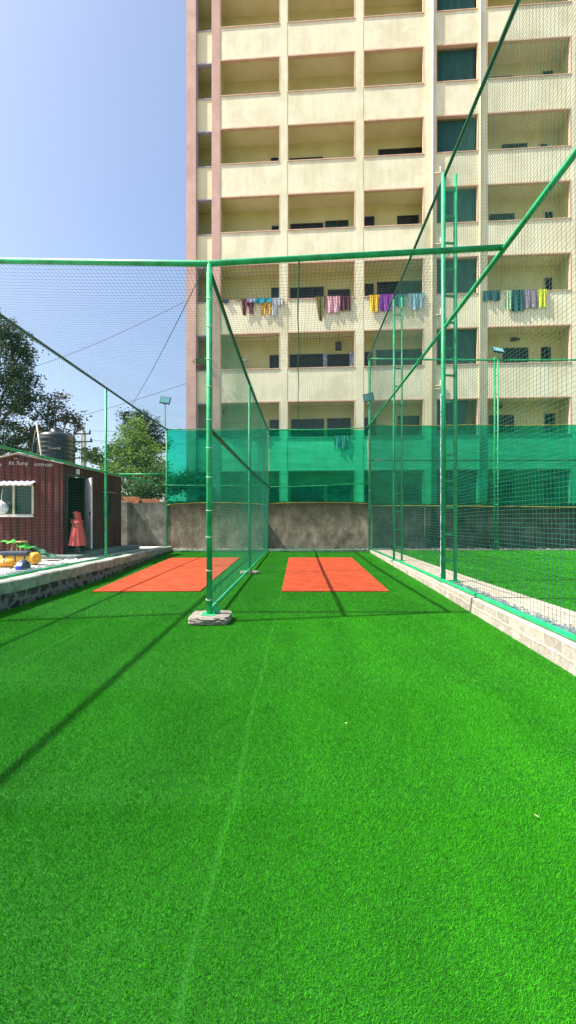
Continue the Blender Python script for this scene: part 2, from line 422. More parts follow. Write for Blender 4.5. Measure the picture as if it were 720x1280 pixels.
for i, (poly, lab) in enumerate(zip(mats_xy, ['orange red batting mat left of the centre net, partly behind the front pole', 'orange red batting mat in the right lane, in front of the plastered wall'])):
    b = MB()
    n = len(poly); top = [(x, y, .024) for x, y in poly]; bot = [(x, y, .003) for x, y in poly]
    b.face(top)
    for k in range(4): b.face([bot[k], bot[(k + 1) % 4], top[(k + 1) % 4], top[k]])
    tag(b.build('batting_mat', 'red_mat'), lab, 'mat', 'batting mats')

rr = random.Random(21); b = MB()
for k in range(26):
    y = rr.uniform(1.6, 12) ; x = rr.uniform(-4.6, 2.6); s_ = rr.uniform(.006, .018); a = rr.uniform(0, 6)
    M = Matrix.Translation((x, y, .022)) @ Matrix.Rotation(a, 4, 'Z') @ Matrix.Rotation(rr.uniform(-.5, .5), 4, 'X')
    b.face([M @ Vector((-s_, 0, 0)), M @ Vector((0, -s_ * .45, .004)), M @ Vector((s_, 0, .003)), M @ Vector((0, s_ * .45, .005))])
o = b.build('leaf_litter', 'litter'); o['kind'] = 'stuff'
# ------------------------------------------------------------------ left retaining wall + platform
yl = [float(t) for t in np.linspace(3, 20.35, 60)]
base = T('retaining_wall', 'low stone retaining wall with grey concrete coping left of the turf', 'wall', (-5.3, 11, 0))
b = MB()
for a, c in zip(yl[:-1], yl[1:]):
    j0 = .012 * math.sin(a * 5.1); j1 = .012 * math.sin(c * 5.1)
    b.face([(kx_left(a) + .02, a, -.03), (kx_left(c) + .02, c, -.03), (kx_left(c) + j1, c, lz_top(c) * .56), (kx_left(a) + j0, a, lz_top(a) * .56)])
b.build('stone_face', 'stone_masonry', base)
b = MB()
for a, c in zip(yl[:-1], yl[1:]):
    def P(y, dx, z): return (kx_left(y) + dx + .01 * math.sin(y * 7.3 + z * 9), y, z + .008 * math.sin(y * 3.7))
    for (d0, z0), (d1, z1) in (((.012, -.22), (.035, -.02)), ((.035, -.02), (.01, 0)), ((.01, 0), (-.25, 0.0)), ((-.25, 0), (-.27, -.2))):
        b.face([P(a, d0, lz_top(a) + z0), P(c, d0, lz_top(c) + z0), P(c, d1, lz_top(c) + z1), P(a, d1, lz_top(a) + z1)], True)
e = 20.35
b.face([(kx_left(e) + .03, e, -.03), (kx_left(e) - .3, e, -.03), (kx_left(e) - .3, e, lz_top(e)), (kx_left(e) + .03, e, lz_top(e))])
b.build('coping', 'coping', base)
def plat(y): return float(np.interp(y, [3, 11, 20.4], [.36, .35, .23]))
b = MB()
yp = [3, 6, 9, 11, 14, 17, 20.7]
for a, c in zip(yp[:-1], yp[1:]):
    b.face([(-16, a, plat(a)), (kx_left(a) - .22, a, plat(a)), (kx_left(c) - .22, c, plat(c)), (-16, c, plat(c))])
struct(b.build('platform', 'platform'))

# ------------------------------------------------------------------ right kerb wall
base = T('kerb_wall', 'low whitewashed block kerb wall along the right side of the turf', 'wall', (3.2, 10, 0))
yr = [float(t) for t in np.linspace(1, 20, 70)]
b = MB()
for a, c in zip(yr[:-1], yr[1:]):
    b.face([(kx_right(a) - .01, a, -.03), (kx_right(a) + .006 * math.sin(a * 8), a, rz_top(a) - .012), (kx_right(c) + .006 * math.sin(c * 8), c, rz_top(c) - .012), (kx_right(c) - .01, c, -.03)])
b.build('block_face', 'block_masonry', base)
b = MB()
for a, c in zip(yr[:-1], yr[1:]):
    w = lambda y: .006 * math.sin(y * 8)
    b.face([(kx_right(a) + w(a), a, rz_top(a) - .012), (kx_right(a) + .015, a, rz_top(a)), (kx_right(c) + .015, c, rz_top(c)), (kx_right(c) + w(c), c, rz_top(c) - .012)], True)
    b.face([(kx_right(a) + .015, a, rz_top(a)), (kx_out(a), a, rz_top(a)), (kx_out(c), c, rz_top(c)), (kx_right(c) + .015, c, rz_top(c))], True)
    b.face([(kx_out(a), a, rz_top(a)), (kx_out(a) + .01, a, rz_top(a) - .1), (kx_out(c) + .01, c, rz_top(c) - .1), (kx_out(c), c, rz_top(c))])
b.build('coping', 'concrete', base)

# ------------------------------------------------------------------ steel frame
XL, XLN, XL0, XC, XR = -6.10, -5.91, -5.82, -1.40, 3.22
ZN, ZF = 5.50, 5.68
YN, YB = 6.7, 20.0
def ztop(y, n=ZN): return n + (ZF - n) * (y - YN) / (YB - YN)
def post(x, y, z0, z1, r, lab, mat='steel_green', plate=True, ties=0, group='green steel posts of the net cage'):
    p = T('steel_post', lab, 'post', (x, y, z0), group)
    MB().tube([(x, y, z0), (x, y, z1)], r, 12).build('pole', mat, p)
    if plate: MB().box(x - .11, x + .11, y - .11, y + .11, z0, z0 + .012, .003).build('base_plate', mat, p)
    for k in range(ties):
        z = z0 + .25 + k * (z1 - z0 - .3) / max(1, ties) + random.uniform(-.05, .05)
        rr = r + .004
        MB().tube([(x + rr * math.cos(t), y + rr * math.sin(t), z + .012 * math.sin(t)) for t in np.linspace(0, 2 * PI, 14)], .004, 5).build('net_tie', 'tie_white', p)
    return p
# near left, out of frame at the side but throws its shadow across the turf
post(XLN, 6.45, .36, ZN, .05, 'green steel post at the near left corner of the cage', plate=True)
post(-6.015, 13.5, plat(13.5) , ztop(13.5), .036, 'green post on the left coping in front of the red cabin')
post(XL, 20.0, .24, ZF, .036, 'green post at the far left corner, under a tilted floodlight')
fp = post(XC + .04, 6.6, .125, 5.5, .045, 'thick green front pole standing on the nearest concrete block', ties=11)
post(XC, 12.35, .1, 5.42, .036, 'thin green post halfway along the centre net', plate=False)
post(XC - .02, YB, .0, ZF, .038, 'green post where the centre net meets the rear net')
cp = post(XR + .08, YB, .06, 8.98, .055, 'tall green post at the far end of the right kerb, with a floodlight', ties=10)

def rail(name_pts, r, lab, mat='steel_green', group='green steel rails of the net cage'):
    o = MB().tube(name_pts, r, 10).build('steel_rail', mat)
    return tag(o, lab, 'rail', group)
def sagline(a, c, sag, n=9):
    a, c = Vector(a), Vector(c)
    return [a.lerp(c, i / n) + Vector((0, 0, -sag * math.sin(PI * i / n))) for i in range(n + 1)]
rail(sagline((XL0, .3, ZN + .1), (XL, YB, ZF), .0), .036, 'dark top rail running back over the left side net', 'steel_green_dark')
rail(sagline((XL0, .3, 3.05), (XL, YB, 3.04), .03), .026, 'middle rail of the left side net crossing in front of the cabin')
rail([(XL0, .3, .42), (XLN, 6.45, .40), (-5.975, 11, .385), (XL, 20, .27)], .030, 'bottom rail of the left net lying along the platform edge')
rail(sagline((XC, 6.6, ZN), (XC, YB, ZF), .16), .036, 'dark top rail of the centre net running back from the front pole', 'steel_green_dark')
rail(sagline((XC, 6.6, 3.0), (XC, YB, 3.06), .05), .036, 'dark middle rail of the centre net slanting to the rear post', 'steel_green_dark')
rail([(XC + .02, 6.66, .16), (XC, YB, .09)], .03, 'bottom rail of the centre net resting on the concrete blocks')
rail([(XLN, 6.6, ZN + .04), (XC, 6.6, ZN - .02), (3.13, 6.6, 5.73)], .044, 'front cross beam high above both batting lanes')
rail(sagline((XL, YB, ZF), (XC, YB, ZF), .0), .026, 'rear top rail above the left green shade cloth')
rail(sagline((XC, YB, ZF), (XR, YB, ZF + .08), .05), .026, 'rear top rail above the centre green shade cloth')
rail(sagline((XL, YB - .03, 3.10), (XC, YB - .03, 3.10), .02), .022, 'rear middle rail across the left shade cloth')
rail(sagline((XC, YB - .03, 3.02), (XR, YB - .03, 3.2), .04), .024, 'rear middle rail across the centre shade cloth')
rail([(XL + .2, YB, .07), (XC, YB, .07)], .024, 'rear bottom rail at the foot of the left wall section')
rail([(XC, YB, .08), (XR, YB, .08)], .026, 'rear bottom rail behind the right batting mat')
rail([(-8.3, YB + .05, 3.62), (XL, YB + .05, 3.62)], .03, 'short green rail between the cabin and the far left post')
rail(sagline((3.12, 3.6, 5.72), (XR, YB, 5.80), .05), .040, 'long rail slanting up across the two ladder posts on the right', 'steel_green')
rail(sagline((3.12, 3.6, 9.0), (XR, YB, 9.0), .04), .036, 'topmost rail above the tall right side net', 'steel_green_dark')
rail([(kx_right(y) + .10, y, rz_top(y) + .035) for y in (3.2, 4.3, 7, 9.4, 14, 20)], .038, 'bright green bottom rail along the right kerb', 'steel_green')
rail(sagline((XR, YB, 8.95), (17.5, YB, 8.95), .06), .04, 'far top rail of the court behind the right side net')
rail(sagline((XR, YB, 4.25), (17.5, YB, 4.30), .03), .028, 'dark middle rail behind the right hand shade cloth', 'steel_green_dark')

def ladder(x, y, z0, z1, dx, dy, step, r, lab, r2=None):
    p = T('ladder_post', lab, 'post', (x, y, z0), 'green ladder posts')
    MB().tube([(x, y, z0), (x, y, z1)], r, 12).build('pole', 'steel_green', p)
    MB().tube([(x + dx, y + dy, z0), (x + dx, y + dy, z1)], r2 or r * .85, 12).build('pole', 'steel_green', p)
    z = z0 + .45
    while z < z1:
        MB().tube([(x, y, z), (x + dx, y + dy, z)], r * .55, 8).build('rung', 'steel_green', p); z += step
    MB().box(x - .1, x + dx + .1, y - .1, y + dy + .1, z0, z0 + .012, .003).build('base_plate', 'steel_green', p)
    return p
lp = ladder(3.12, 9.3, .225, 9.0, .27, .03, .57, .048, 'nearest green ladder post on the right kerb with a pale conduit')
MB().tube([(3.055, 9.26, .25 + i * .2) if i % 2 else (3.050, 9.26, .25 + i * .2) for i in range(21)], .009, 8).build('conduit', 'conduit', lp)
ladder(3.21, 14.5, .16, 9.0, .27, .03, .60, .040, 'green ladder post on the right kerb between the near one and the corner')
ladder(9.08, YB, .05, 9.0, .12, -.10, .85, .042, 'far green ladder post in the right court under a floodlight', .036)

# floodlights
def floodlight(x, y, z, yaw, tilt, roll, stem, lab, s=1.0):
    p = T('floodlight', lab, 'floodlight', (x, y, z - stem), 'floodlights on the cage')
    MB().tube([(x, y, z - stem), (x, y, z - .02)], .022, 8).build('stem', 'steel_green', p)
    M = Matrix.Translation((x, y - .02, z + .19 * s)) @ Matrix.Rotation(yaw, 4, 'Z') @ Matrix.Rotation(tilt, 4, 'X') @ Matrix.Rotation(roll, 4, 'Y')
    MB().box(-.24 * s, .24 * s, -.03, .04, -.18 * s, .18 * s, .012, M).build('housing', 'lamp_body', p)
    MB().box(-.205 * s, .205 * s, -.038, -.032, -.145 * s, .145 * s, 0, M).build('glass', 'lamp_glass', p)
    MB().box(-.03, .03, .03, .09, -.19 * s, -.08 * s, .005, M).build('bracket', 'lamp_body', p)
    for k in range(5):
        MB().box(-.2 * s + k * .09 * s, -.18 * s + k * .09 * s, .04, .07, -.14 * s, .14 * s, 0, M).build('fin', 'lamp_body', p)
    return p
floodlight(XL - .05, YB - .05, 6.82, .15, -.35, .15, 1.14, 'floodlight on a thin stem against the sky at the far left post')
floodlight(XR + .0, YB - .15, 7.05 - .12, -.25, .25, -.18, .2, 'floodlight clamped low on the tall post beside the centre lane')
floodlight(9.2, YB - .1, 9.10, .2, -.7, .2, .25, 'floodlight on top of the far right court post', 1.1)

# ------------------------------------------------------------------ nets
def net(name, P00, P10, P11, P01, du, dv, t, mat, lab, bill=0.0, sagz=0.0, wob=.02, seg=.5):
    P00, P10, P11, P01 = [np.array(p, float) for p in (P00, P10, P11, P01)]
    Lu = np.linalg.norm(P10 - P00); Lv = np.linalg.norm(P01 - P00)
    nrm = np.cross(P10 - P00, P01 - P00); nrm /= np.linalg.norm(nrm)
    ph = rng.random(6) * 6
    def pos(u, v):
        u = u[..., None]; v = v[..., None]
        p = P00 * (1 - u) * (1 - v) + P10 * u * (1 - v) + P11 * u * v + P01 * (1 - u) * v
        a = np.sin(PI * np.clip(u, 0, 1)) ** .7 * np.sin(PI * np.clip(v, 0, 1)) ** .7
        w = bill * a + wob * (np.sin(u * Lu * 1.1 + v * Lv * .7 + ph[0]) + .6 * np.sin(u * Lu * 2.3 - v * Lv * 1.9 + ph[1])) * a
        p = p + nrm * w
        # in-plane slack so the mesh is not ruled
        p = p + (P10 - P00) / Lu * (.018 * np.sin(v * Lv * 1.7 + u * Lu * .8 + ph[2]) * a) + (P01 - P00) / Lv * (.018 * np.sin(u * Lu * 1.3 - v * Lv * .6 + ph[3]) * a)
        p[..., 2] -= sagz * a[..., 0]
        return p
    V = []; Q = []; off = 0
    for axis in (0, 1):
        n = int((Lu / du) if axis == 0 else (Lv / dv)); m = max(3, int(((Lv if axis == 0 else Lu)) / seg))
        s = np.linspace(0, 1, n + 1); q = np.linspace(0, 1, m + 1)
        if axis == 0: U, W = np.meshgrid(s, q, indexing='ij'); d = (P01 - P00) / Lv
        else: W, U = np.meshgrid(s, q, indexing='ij'); d = (P10 - P00) / Lu
        P = pos(U, W)
        a = nrm; c = np.cross(d, nrm)
        ring = np.stack([P + a * t * .5, P + (-.5 * a + .866 * c) * t * .5, P + (-.5 * a - .866 * c) * t * .5], 2)  # n+1,m+1,3,3
        V.append(ring.reshape(-1, 3))
        i = np.arange(n + 1)[:, None, None] * (m + 1) * 3; j = np.arange(m)[None, :, None] * 3; k = np.arange(3)[None, None, :]
        k2 = (k + 1) % 3
        A = off + i + j + k; B = off + i + j + k2
        Q.append(np.stack([A, B, B + 3, A + 3], -1).reshape(-1, 4)); off += ring.size // 3
    V = np.concatenate(V); Q = np.concatenate(Q)
    o0 = np.array([V[:, 0].mean(), V[:, 1].mean(), V[:, 2].min()])
    me = bigmesh(name, V - o0, Q, mat, quads=True)
    o = bpy.data.objects.new(name, me); C.objects.link(o); o.location = o0
    return tag(o, lab, 'net', 'nets of the practice cage')
net('side_net', (XL0, .3, .42), (XL, YB, .27), (XL, YB, ZF), (XL0, .3, ZN + .1), .10, .068, .0030, 'net_bright', 'net wall on the far left hanging in front of the red cabin')
net('centre_net', (XC, 6.62, .16), (XC, YB, .09), (XC, YB, ZF), (XC, 6.62, ZN), .085, .065, .0052, 'net_teal', 'net wall in the middle dividing the two batting lanes', bill=.05)
net('tall_net', (XR - .08, 3.4, .30), (XR, YB, .14), (XR, YB, 9.0), (3.12, 3.4, 9.0), .085, .062, .0050, 'net_green', 'tall net wall rising from the right kerb', bill=-.05, wob=.03)
net('roof_net', (XLN, 6.6, ZN + .04), (XC, 6.6, ZN - .02), (XC, YB, ZF - .02), (XL, YB, ZF), .066, .095, .0042, 'net_dark', 'overhead net above the left lane against the sky', sagz=.12)
net('roof_net', (XC, 6.6, ZN - .02), (3.13, 6.6, 5.73), (XR, YB, ZF + .06), (XC, YB, ZF - .02), .066, .095, .0042, 'net_dark', 'overhead net above the right lane in front of the flats', sagz=.12)
net('rear_net', (XL, YB - .06, .08), (XC, YB - .06, .08), (XC, YB - .06, ZF), (XL, YB - .06, ZF), .085, .085, .0038, 'net_green', 'rear net in front of the left shade cloth')
net('rear_net', (XC, YB - .06, .08), (XR, YB - .06, .08), (XR, YB - .06, ZF), (XC, YB - .06, ZF), .085, .085, .0038, 'net_green', 'rear net in front of the centre shade cloth')
net('rear_net', (XR, YB - .06, .08), (17.5, YB - .06, .08), (17.5, YB - .06, 8.95), (XR, YB - .06, 8.95), .10, .10, .0036, 'net_green', 'tall rear net at the back of the right court')
# seam rope down the middle of the right lane roof and hanging ropes
tag(MB().tube([(.0 + .012 * math.sin(y * 2.1), y, ztop(y) + .02 - .10 * math.sin(PI * (y - 6.6) / 13.4)) for y in np.linspace(6.6, 20, 30)], .012, 6).build('seam_rope', 'rope_green'), 'green seam rope running down the middle of the right overhead net', 'rope')
tag(MB().tube(sagline((XC, 6.6, 5.5), (-6.04, 15.6, 5.62), .10), .007, 5).build('support_wire', 'net_dark'), 'thin dark wire running diagonally under the left overhead net', 'wire')
# blue edge bundle of spare netting at the foot of the tall net
def bundle(fn, y0, y1, w, hgt, seed):
    rr = random.Random(seed); b = MB()
    for k in range(420):
        y = rr.uniform(y0, y1); x, z = fn(y); x += rr.uniform(-w, w); z += rr.uniform(0, hgt)
        a = rr.uniform(-.9, .9); l = rr.uniform(.08, .25)
        pts = [(x + l * t * math.sin(a) + .02 * math.sin(9 * t + k), y + l * t, z + .015 * math.sin(14 * t + k)) for t in (0, .33, .66, 1)]
        b.tube(pts, .0035, 3, False)
    return b
tag(bundle(lambda y: (kx_right(y) + .26, rz_top(y) + .006), 4.2, 9.0, .07, .03, 3).build('loose_netting', 'blue_net'), 'blue loose net hem lying on the kerb top behind the bright rail', 'netting')
tag(bundle(lambda y: (-6.25, plat(y) + .01), 6.6, 11.6, .14, .05, 5).build('loose_netting', 'blue_net'), 'blue loose netting gathered on the platform behind the left rail', 'netting')

# ------------------------------------------------------------------ shade cloths
def shade(x0, x1, y, z0, z1, arch, lab, mat, seed, top_sag=.04):
    rr = random.Random(seed); ph = [rr.uniform(0, 6) for _ in range(8)]
    p = T('shade_cloth', lab, 'shade cloth', ((x0 + x1) / 2, y, z0), 'green shade cloths')
    def zt(u): return z1 - top_sag * math.sin(PI * ((u * (x1 - x0) / 4.6) % 1.0))
    def zb(u): return z0 + arch * math.sin(PI * ((u * (x1 - x0) / 4.6) % 1.0)) ** .6 if x1 - x0 < 6 else z0 + arch * math.sin(u * 5 + 1)
    def fn(u, v):
        x = x0 + (x1 - x0) * u; z = zb(u) + (zt(u) - zb(u)) * v
        d = .055 * math.sin(v * 9 + 1.5 * math.sin(x * .9 + ph[0]) + ph[1]) + .02 * math.sin(x * 3.1 + v * 4 + ph[2]) + .015 * math.sin(x * 1.3 - v * 17 + ph[3])
        return (x, y + d * min(1, 6 * min(v + .05, 1.05 - v)), z)
    MB().grid(fn, int((x1 - x0) * 8), 36).build('cloth', mat, p)
    MB().tube([fn(u, 0) for u in np.linspace(0, 1, 40)], .018, 6).build('hem', 'yellow_hem', p)
    if x1 - x0 > 6: MB().tube([fn(u, 1) for u in np.linspace(0, 1, 40)], .013, 6).build('hem', 'yellow_hem', p)
    return p
shade(XL, XC - .03, YB + .07, 2.18, ZF, .12, 'green shade cloth on the left of the rear net, sky and flats showing through', 'shade_cloth', 1)
shade(XC + .03, XR, YB + .07, 2.24, ZF + .02, .07, 'green shade cloth behind the centre lane above the brown wall', 'shade_cloth', 2)
shade(XR + .08, 17.4, YB + .07, 2.12, 5.92, .03, 'wide green shade cloth behind the right court, yellow at both edges', 'shade_cloth_dense', 3)

# ------------------------------------------------------------------ boundary walls
def wall(x0, x1, y, z1, mat, lab, jit, seed, th=.23, base_z=-.05):
    rr = random.Random(seed); b = MB(); n = int((x1 - x0) / .12)
    xs = [x0 + (x1 - x0) * i / n for i in range(n + 1)]; zs = [z1 + rr.uniform(-jit, jit) + .03 * math.sin(x * 1.1 + seed) for x in xs]
    for i in range(n):
        a, c, za, zc = xs[i], xs[i + 1], zs[i], zs[i + 1]
        b.face([(a, y, base_z), (c, y, base_z), (c, y, zc), (a, y, za)]); b.face([(a, y, za), (c, y, zc), (c, y + th, zc - .02), (a, y + th, za - .02)])
        b.face([(a, y + th, za - .02), (c, y + th, zc - .02), (c, y + th, base_z), (a, y + th, base_z)])
    b.face([(x0, y, base_z), (x0, y, zs[0]), (x0, y + th, zs[0] - .02), (x0, y + th, base_z)])
    b.face([(x1, y, base_z), (x1, y + th, base_z), (x1, y + th, zs[-1] - .02), (x1, y, zs[-1])])
    return tag(b.build('boundary_wall', mat), lab, 'wall', 'boundary walls behind the cage')
wall(-13, -6.30, 20.80, 2.32, 'old_plaster_grey', 'grey plaster wall section between the cabin and the far left post', .025, 1)
wall(-6.294, XC - .13, 20.83, 2.36, 'old_plaster', 'brown stained wall section below the left shade cloth', .02, 2)
wall(XC - .124, XR + .35, 20.80, 2.36, 'old_plaster', 'brown stained wall section behind the right batting lane', .02, 3)
wall(XR + .356, 20, 20.80, 2.28, 'dark_plaster', 'dark greenish wall section at the back of the right court', .03, 4)
tag(MB().box(-8.45, -8.05, 20.35, 20.797, .2, 2.34, .02).build('wall_pier', 'old_plaster_grey'), 'plastered wall pier close to the rear corner of the cabin', 'pier')
tag(MB().box(-1.70, -1.42, 20.42, 20.796, -.05, 1.30, .03).build('wall_pier', 'old_plaster'), 'short buttress at the wall foot behind the centre net post', 'pier')
tag(MB().box(6.05, 6.35, 20.62, 20.797, -.05, 2.2, .02).build('wall_pier', 'dark_plaster'), 'dark pier on the dark wall of the right court', 'pier')
# rubble strip along the foot of the wall
def stones(name, x0, x1, y0, y1, n, smin, smax, seed, z=0.0):
    rr = random.Random(seed); b = MB()
    for k in range(n):
        bm = bmesh.new(); bmesh.ops.create_icosphere(bm, subdivisions=1, radius=1)
        s = rr.uniform(smin, smax)
        for v in bm.verts: v.co *= rr.uniform(.75, 1.15)
        M = Matrix.Translation((rr.uniform(x0, x1), rr.uniform(y0, y1), z + s * .3)) @ Matrix.Rotation(rr.uniform(0, 6), 4, 'Z') @ Matrix.Diagonal((s * rr.uniform(1, 2), s, s * .7, 1))
        bmesh.ops.transform(bm, matrix=M, verts=bm.verts); b.addbm(bm)
    o = b.build(name, 'concrete_rough'); o['kind'] = 'stuff'; return o
stones('rubble', -6, 17.4, 20.2, 20.75, 620, .02, .08, 4, .09)
b = MB().box(-5.9, 17.5, 20.15, 20.79, -.05, .10, .01); struct(b.build('rubble_ground', 'concrete_rough'))

# terracotta pieces behind/above the wall
for k, (x0, x1, z0, z1, y, lab) in enumerate([(-8.65, -7.85, 2.05, 2.62, 21.25, 'short terracotta brick stack behind the wall, nearest the cabin'), (-7.83, -6.95, 2.05, 2.52, 21.35, 'long low terracotta brick stack behind the wall, right of the short one')]):
    p = T('brick_stack', lab, 'bricks', ((x0 + x1) / 2, y, 0), 'brick stacks behind the wall')
    b = MB(); nrow = int((z1 - 0) / .1)
    for r_ in range(nrow):
        n = int((x1 - x0) / .22)
        for i in range(n):
            xx = x0 + (x1 - x0) * i / n + (.05 if r_ % 2 else 0)
            b.box(xx, xx + (x1 - x0) / n - .012, y, y + .22, z1 - (r_ + 1) * .1 + .006, z1 - r_ * .1, .004)
    b.build('bricks', 'terracotta', p)

# ------------------------------------------------------------------ concrete blocks under the net
def block(x, y, sx, sy, sz, seed, lab):
    rr = random.Random(seed); bm = bmesh.new(); bmesh.ops.create_cube(bm, size=1)
    bmesh.ops.subdivide_edges(bm, edges=bm.edges[:], cuts=7, use_grid_fill=True)
    for v in bm.verts:
        c = v.co; c.x *= 1 - .03 * abs(c.z * 2) ** 4; l = (abs(c.x) ** 6 + abs(c.y) ** 6 + abs(c.z) ** 6) ** (1 / 6) * 2
        if l > 1: c /= l ** .8
        k = .03; c += Vector((rr.uniform(-k, k), rr.uniform(-k, k), rr.uniform(-k, k)))
        c.x *= sx; c.y *= sy; c.z = c.z * sz + sz / 2
    bmesh.ops.transform(bm, matrix=Matrix.Translation((x, y, 0)) @ Matrix.Rotation(.04, 4, 'Z'), verts=bm.verts)
    b = MB(); b.addbm(bm); return tag(b.build('footing_block', 'concrete_rough'), lab, 'concrete block', 'rough concrete footing blocks')
block(-1.345, 6.63, .60, .52, .13, 1, 'rough grey concrete block under the front pole on the turf')
block(-1.40, 12.35, .50, .34, .075, 2, 'low broken concrete block halfway along the centre net')
MB().box(-1.29, -1.20, 6.60, 6.66, .14, .23, .004).build('clamp', 'steel_green', fp)

# ------------------------------------------------------------------ cabin (red corrugated site hut)
SX, SXL, SY0, SY1, SB, SE = -7.54, -10.40, 13.8, 18.4, .42, 3.30
PKX, PKZ = -8.97, 3.60
cab = T('site_cabin', 'dark red corrugated metal cabin with a gable front on the platform', 'cabin', (-8.97, 16, SB))
def corr(t): # trapezoid profile
    f = (t / .22) % 1; return .028 * (min(1, max(0, (abs(f - .5) * 2 - .25) / .3)))
def topz(x): return SE + (PKZ - SE) * (1 - abs(x - PKX) / (SX - PKX))
b = MB(); xs = np.arange(SXL, SX + .001, .0275)
winx0, winx1, winz0, winz1 = -9.62, -8.46, 1.66, 2.66
for a, c in zip(xs[:-1], xs[1:]):
    ya, yc = SY0 - corr(a), SY0 - corr(c)
    if winx0 < (a + c) / 2 < winx1:
        b.face([(a, ya, SB), (c, yc, SB), (c, yc, winz0), (a, ya, winz0)]); b.face([(a, ya, winz1), (c, yc, winz1), (c, yc, topz(c)), (a, ya, topz(a))])
    else: b.face([(a, ya, SB), (c, yc, SB), (c, yc, topz(c)), (a, ya, topz(a))])
b.build('front_wall', 'shed_red', cab)
DY0, DY1, DZ = 14.04, 15.2, 2.98
W2 = (16.55, 17.35, 1.62, 2.55)
b = MB(); yy = np.arange(SY0, SY1 + .001, .0275)
for a, c in zip(yy[:-1], yy[1:]):
    xa, xc = SX + corr(a), SX + corr(c); mid = (a + c) / 2
    segs = [(SB, SE)]
    if DY0 < mid < DY1: segs = [(DZ, SE)]
    if W2[0] < mid < W2[1]: segs = [(SB, W2[2]), (W2[3], SE)]
    for z0, z1 in segs: b.face([(xa, a, z0), (xc, c, z0), (xc, c, z1), (xa, a, z1)])
b.build('side_wall', 'shed_red', cab)
MB().box(SXL, SX - .06, SY1 - .05, SY1, SB, SE).box(SXL, SXL + .05, SY0 + .05, SY1 - .05, SB, SE).build('rear_wall', 'shed_red', cab)
MB().box(SXL + .06, SX - .08, SY0 + .06, SY1 - .06, SB - .02, SB + .02).build('floor', 'plinth', cab)
b = MB()
for sgn in (-1, 1):
    xe = SX + .10 if sgn > 0 else SXL - .1; ze = SE + .02 - .02
    b.face([(PKX, SY0 - .12, PKZ + .045), (xe, SY0 - .12, ze + .03), (xe, SY1 + .1, ze + .03), (PKX, SY1 + .1, PKZ + .045)])
    b.face([(PKX, SY0 - .12, PKZ + .015), (xe, SY0 - .12, ze), (xe, SY0 - .12, ze + .03), (PKX, SY0 - .12, PKZ + .045)])
    b.face([(PKX, SY0 - .12, PKZ + .015), (xe, SY0 - .12, ze), (xe, SY1 + .1, ze), (PKX, SY1 + .1, PKZ + .015)])
    b.face([(xe, SY0 - .12, ze), (xe, SY1 + .1, ze), (xe, SY1 + .1, ze + .03), (xe, SY0 - .12, ze + .03)])
b.build('roof', 'roof_sheet', cab)
MB().box(SX - .03, SX + .04, SY0 - .045, SY0 + .04, SB, SE - .01, .004).build('corner_trim', 'shed_red', cab)
# front window
fr = MB().box(winx0, winx1, SY0 - .05, SY0 - .005, winz0, winz0 + .05).box(winx0, winx1, SY0 - .05, SY0 - .005, winz1 - .05, winz1)
for x in (winx0, -9.10, winx1 - .03): fr.box(x, x + (.06 if x != winx0 else .06), SY0 - .052, SY0 - .006, winz0 + .05, winz1 - .05)
fr = fr.build('window', 'frame_cream', cab)
MB().box(winx0 + .03, winx1 - .02, SY0 + .01, SY0 + .02, winz0 + .03, winz1 - .03).build('pane', 'pane_green', fr)
b = MB()
for i in range(40):
    x0 = winx0 - .1 + i * (winx1 - winx0 + .18) / 40; x1 = x0 + (winx1 - winx0 + .18) / 40
    w = lambda x: .02 * math.sin(x * 34)
    b.face([(x0, SY0 - .30, winz1 - .01 + w(x0)), (x1, SY0 - .30, winz1 - .01 + w(x1)), (x1, SY0 - .02, winz1 + .10 + w(x1)), (x0, SY0 - .02, winz1 + .10 + w(x0))])
    b.face([(x0, SY0 - .30, winz1 - .04 + w(x0)), (x1, SY0 - .30, winz1 - .04 + w(x1)), (x1, SY0 - .30, winz1 - .01 + w(x1)), (x0, SY0 - .30, winz1 - .01 + w(x0))])
b.build('awning', 'white_paint', cab)
MB().box(winx0 - .03, winx1 + .05, SY0 - .11, SY0 - .03, winz0 - .04, winz0, .005).build('window_sill', 'white_paint', cab)
# side window
fr = MB()
for (a, c, z0, z1) in ((W2[0], W2[1], W2[2], W2[2] + .05), (W2[0], W2[1], W2[3] - .05, W2[3]), (W2[0], W2[0] + .05, W2[2] + .05, W2[3] - .05), (W2[1] - .05, W2[1], W2[2] + .05, W2[3] - .05)):
    fr.box(SX, SX + .05, a, c, z0, z1)
fr = fr.build('window', 'win_frame', cab)
MB().box(SX - .01, SX, W2[0] + .02, W2[1] - .02, W2[2] + .02, W2[3] - .02).build('pane', 'pane_green', fr)
MB().box(SX + .0, SX + .22, W2[0] - .08, W2[1] + .08, W2[3] + .03, W2[3] + .05).build('awning', 'roof_sheet', cab)
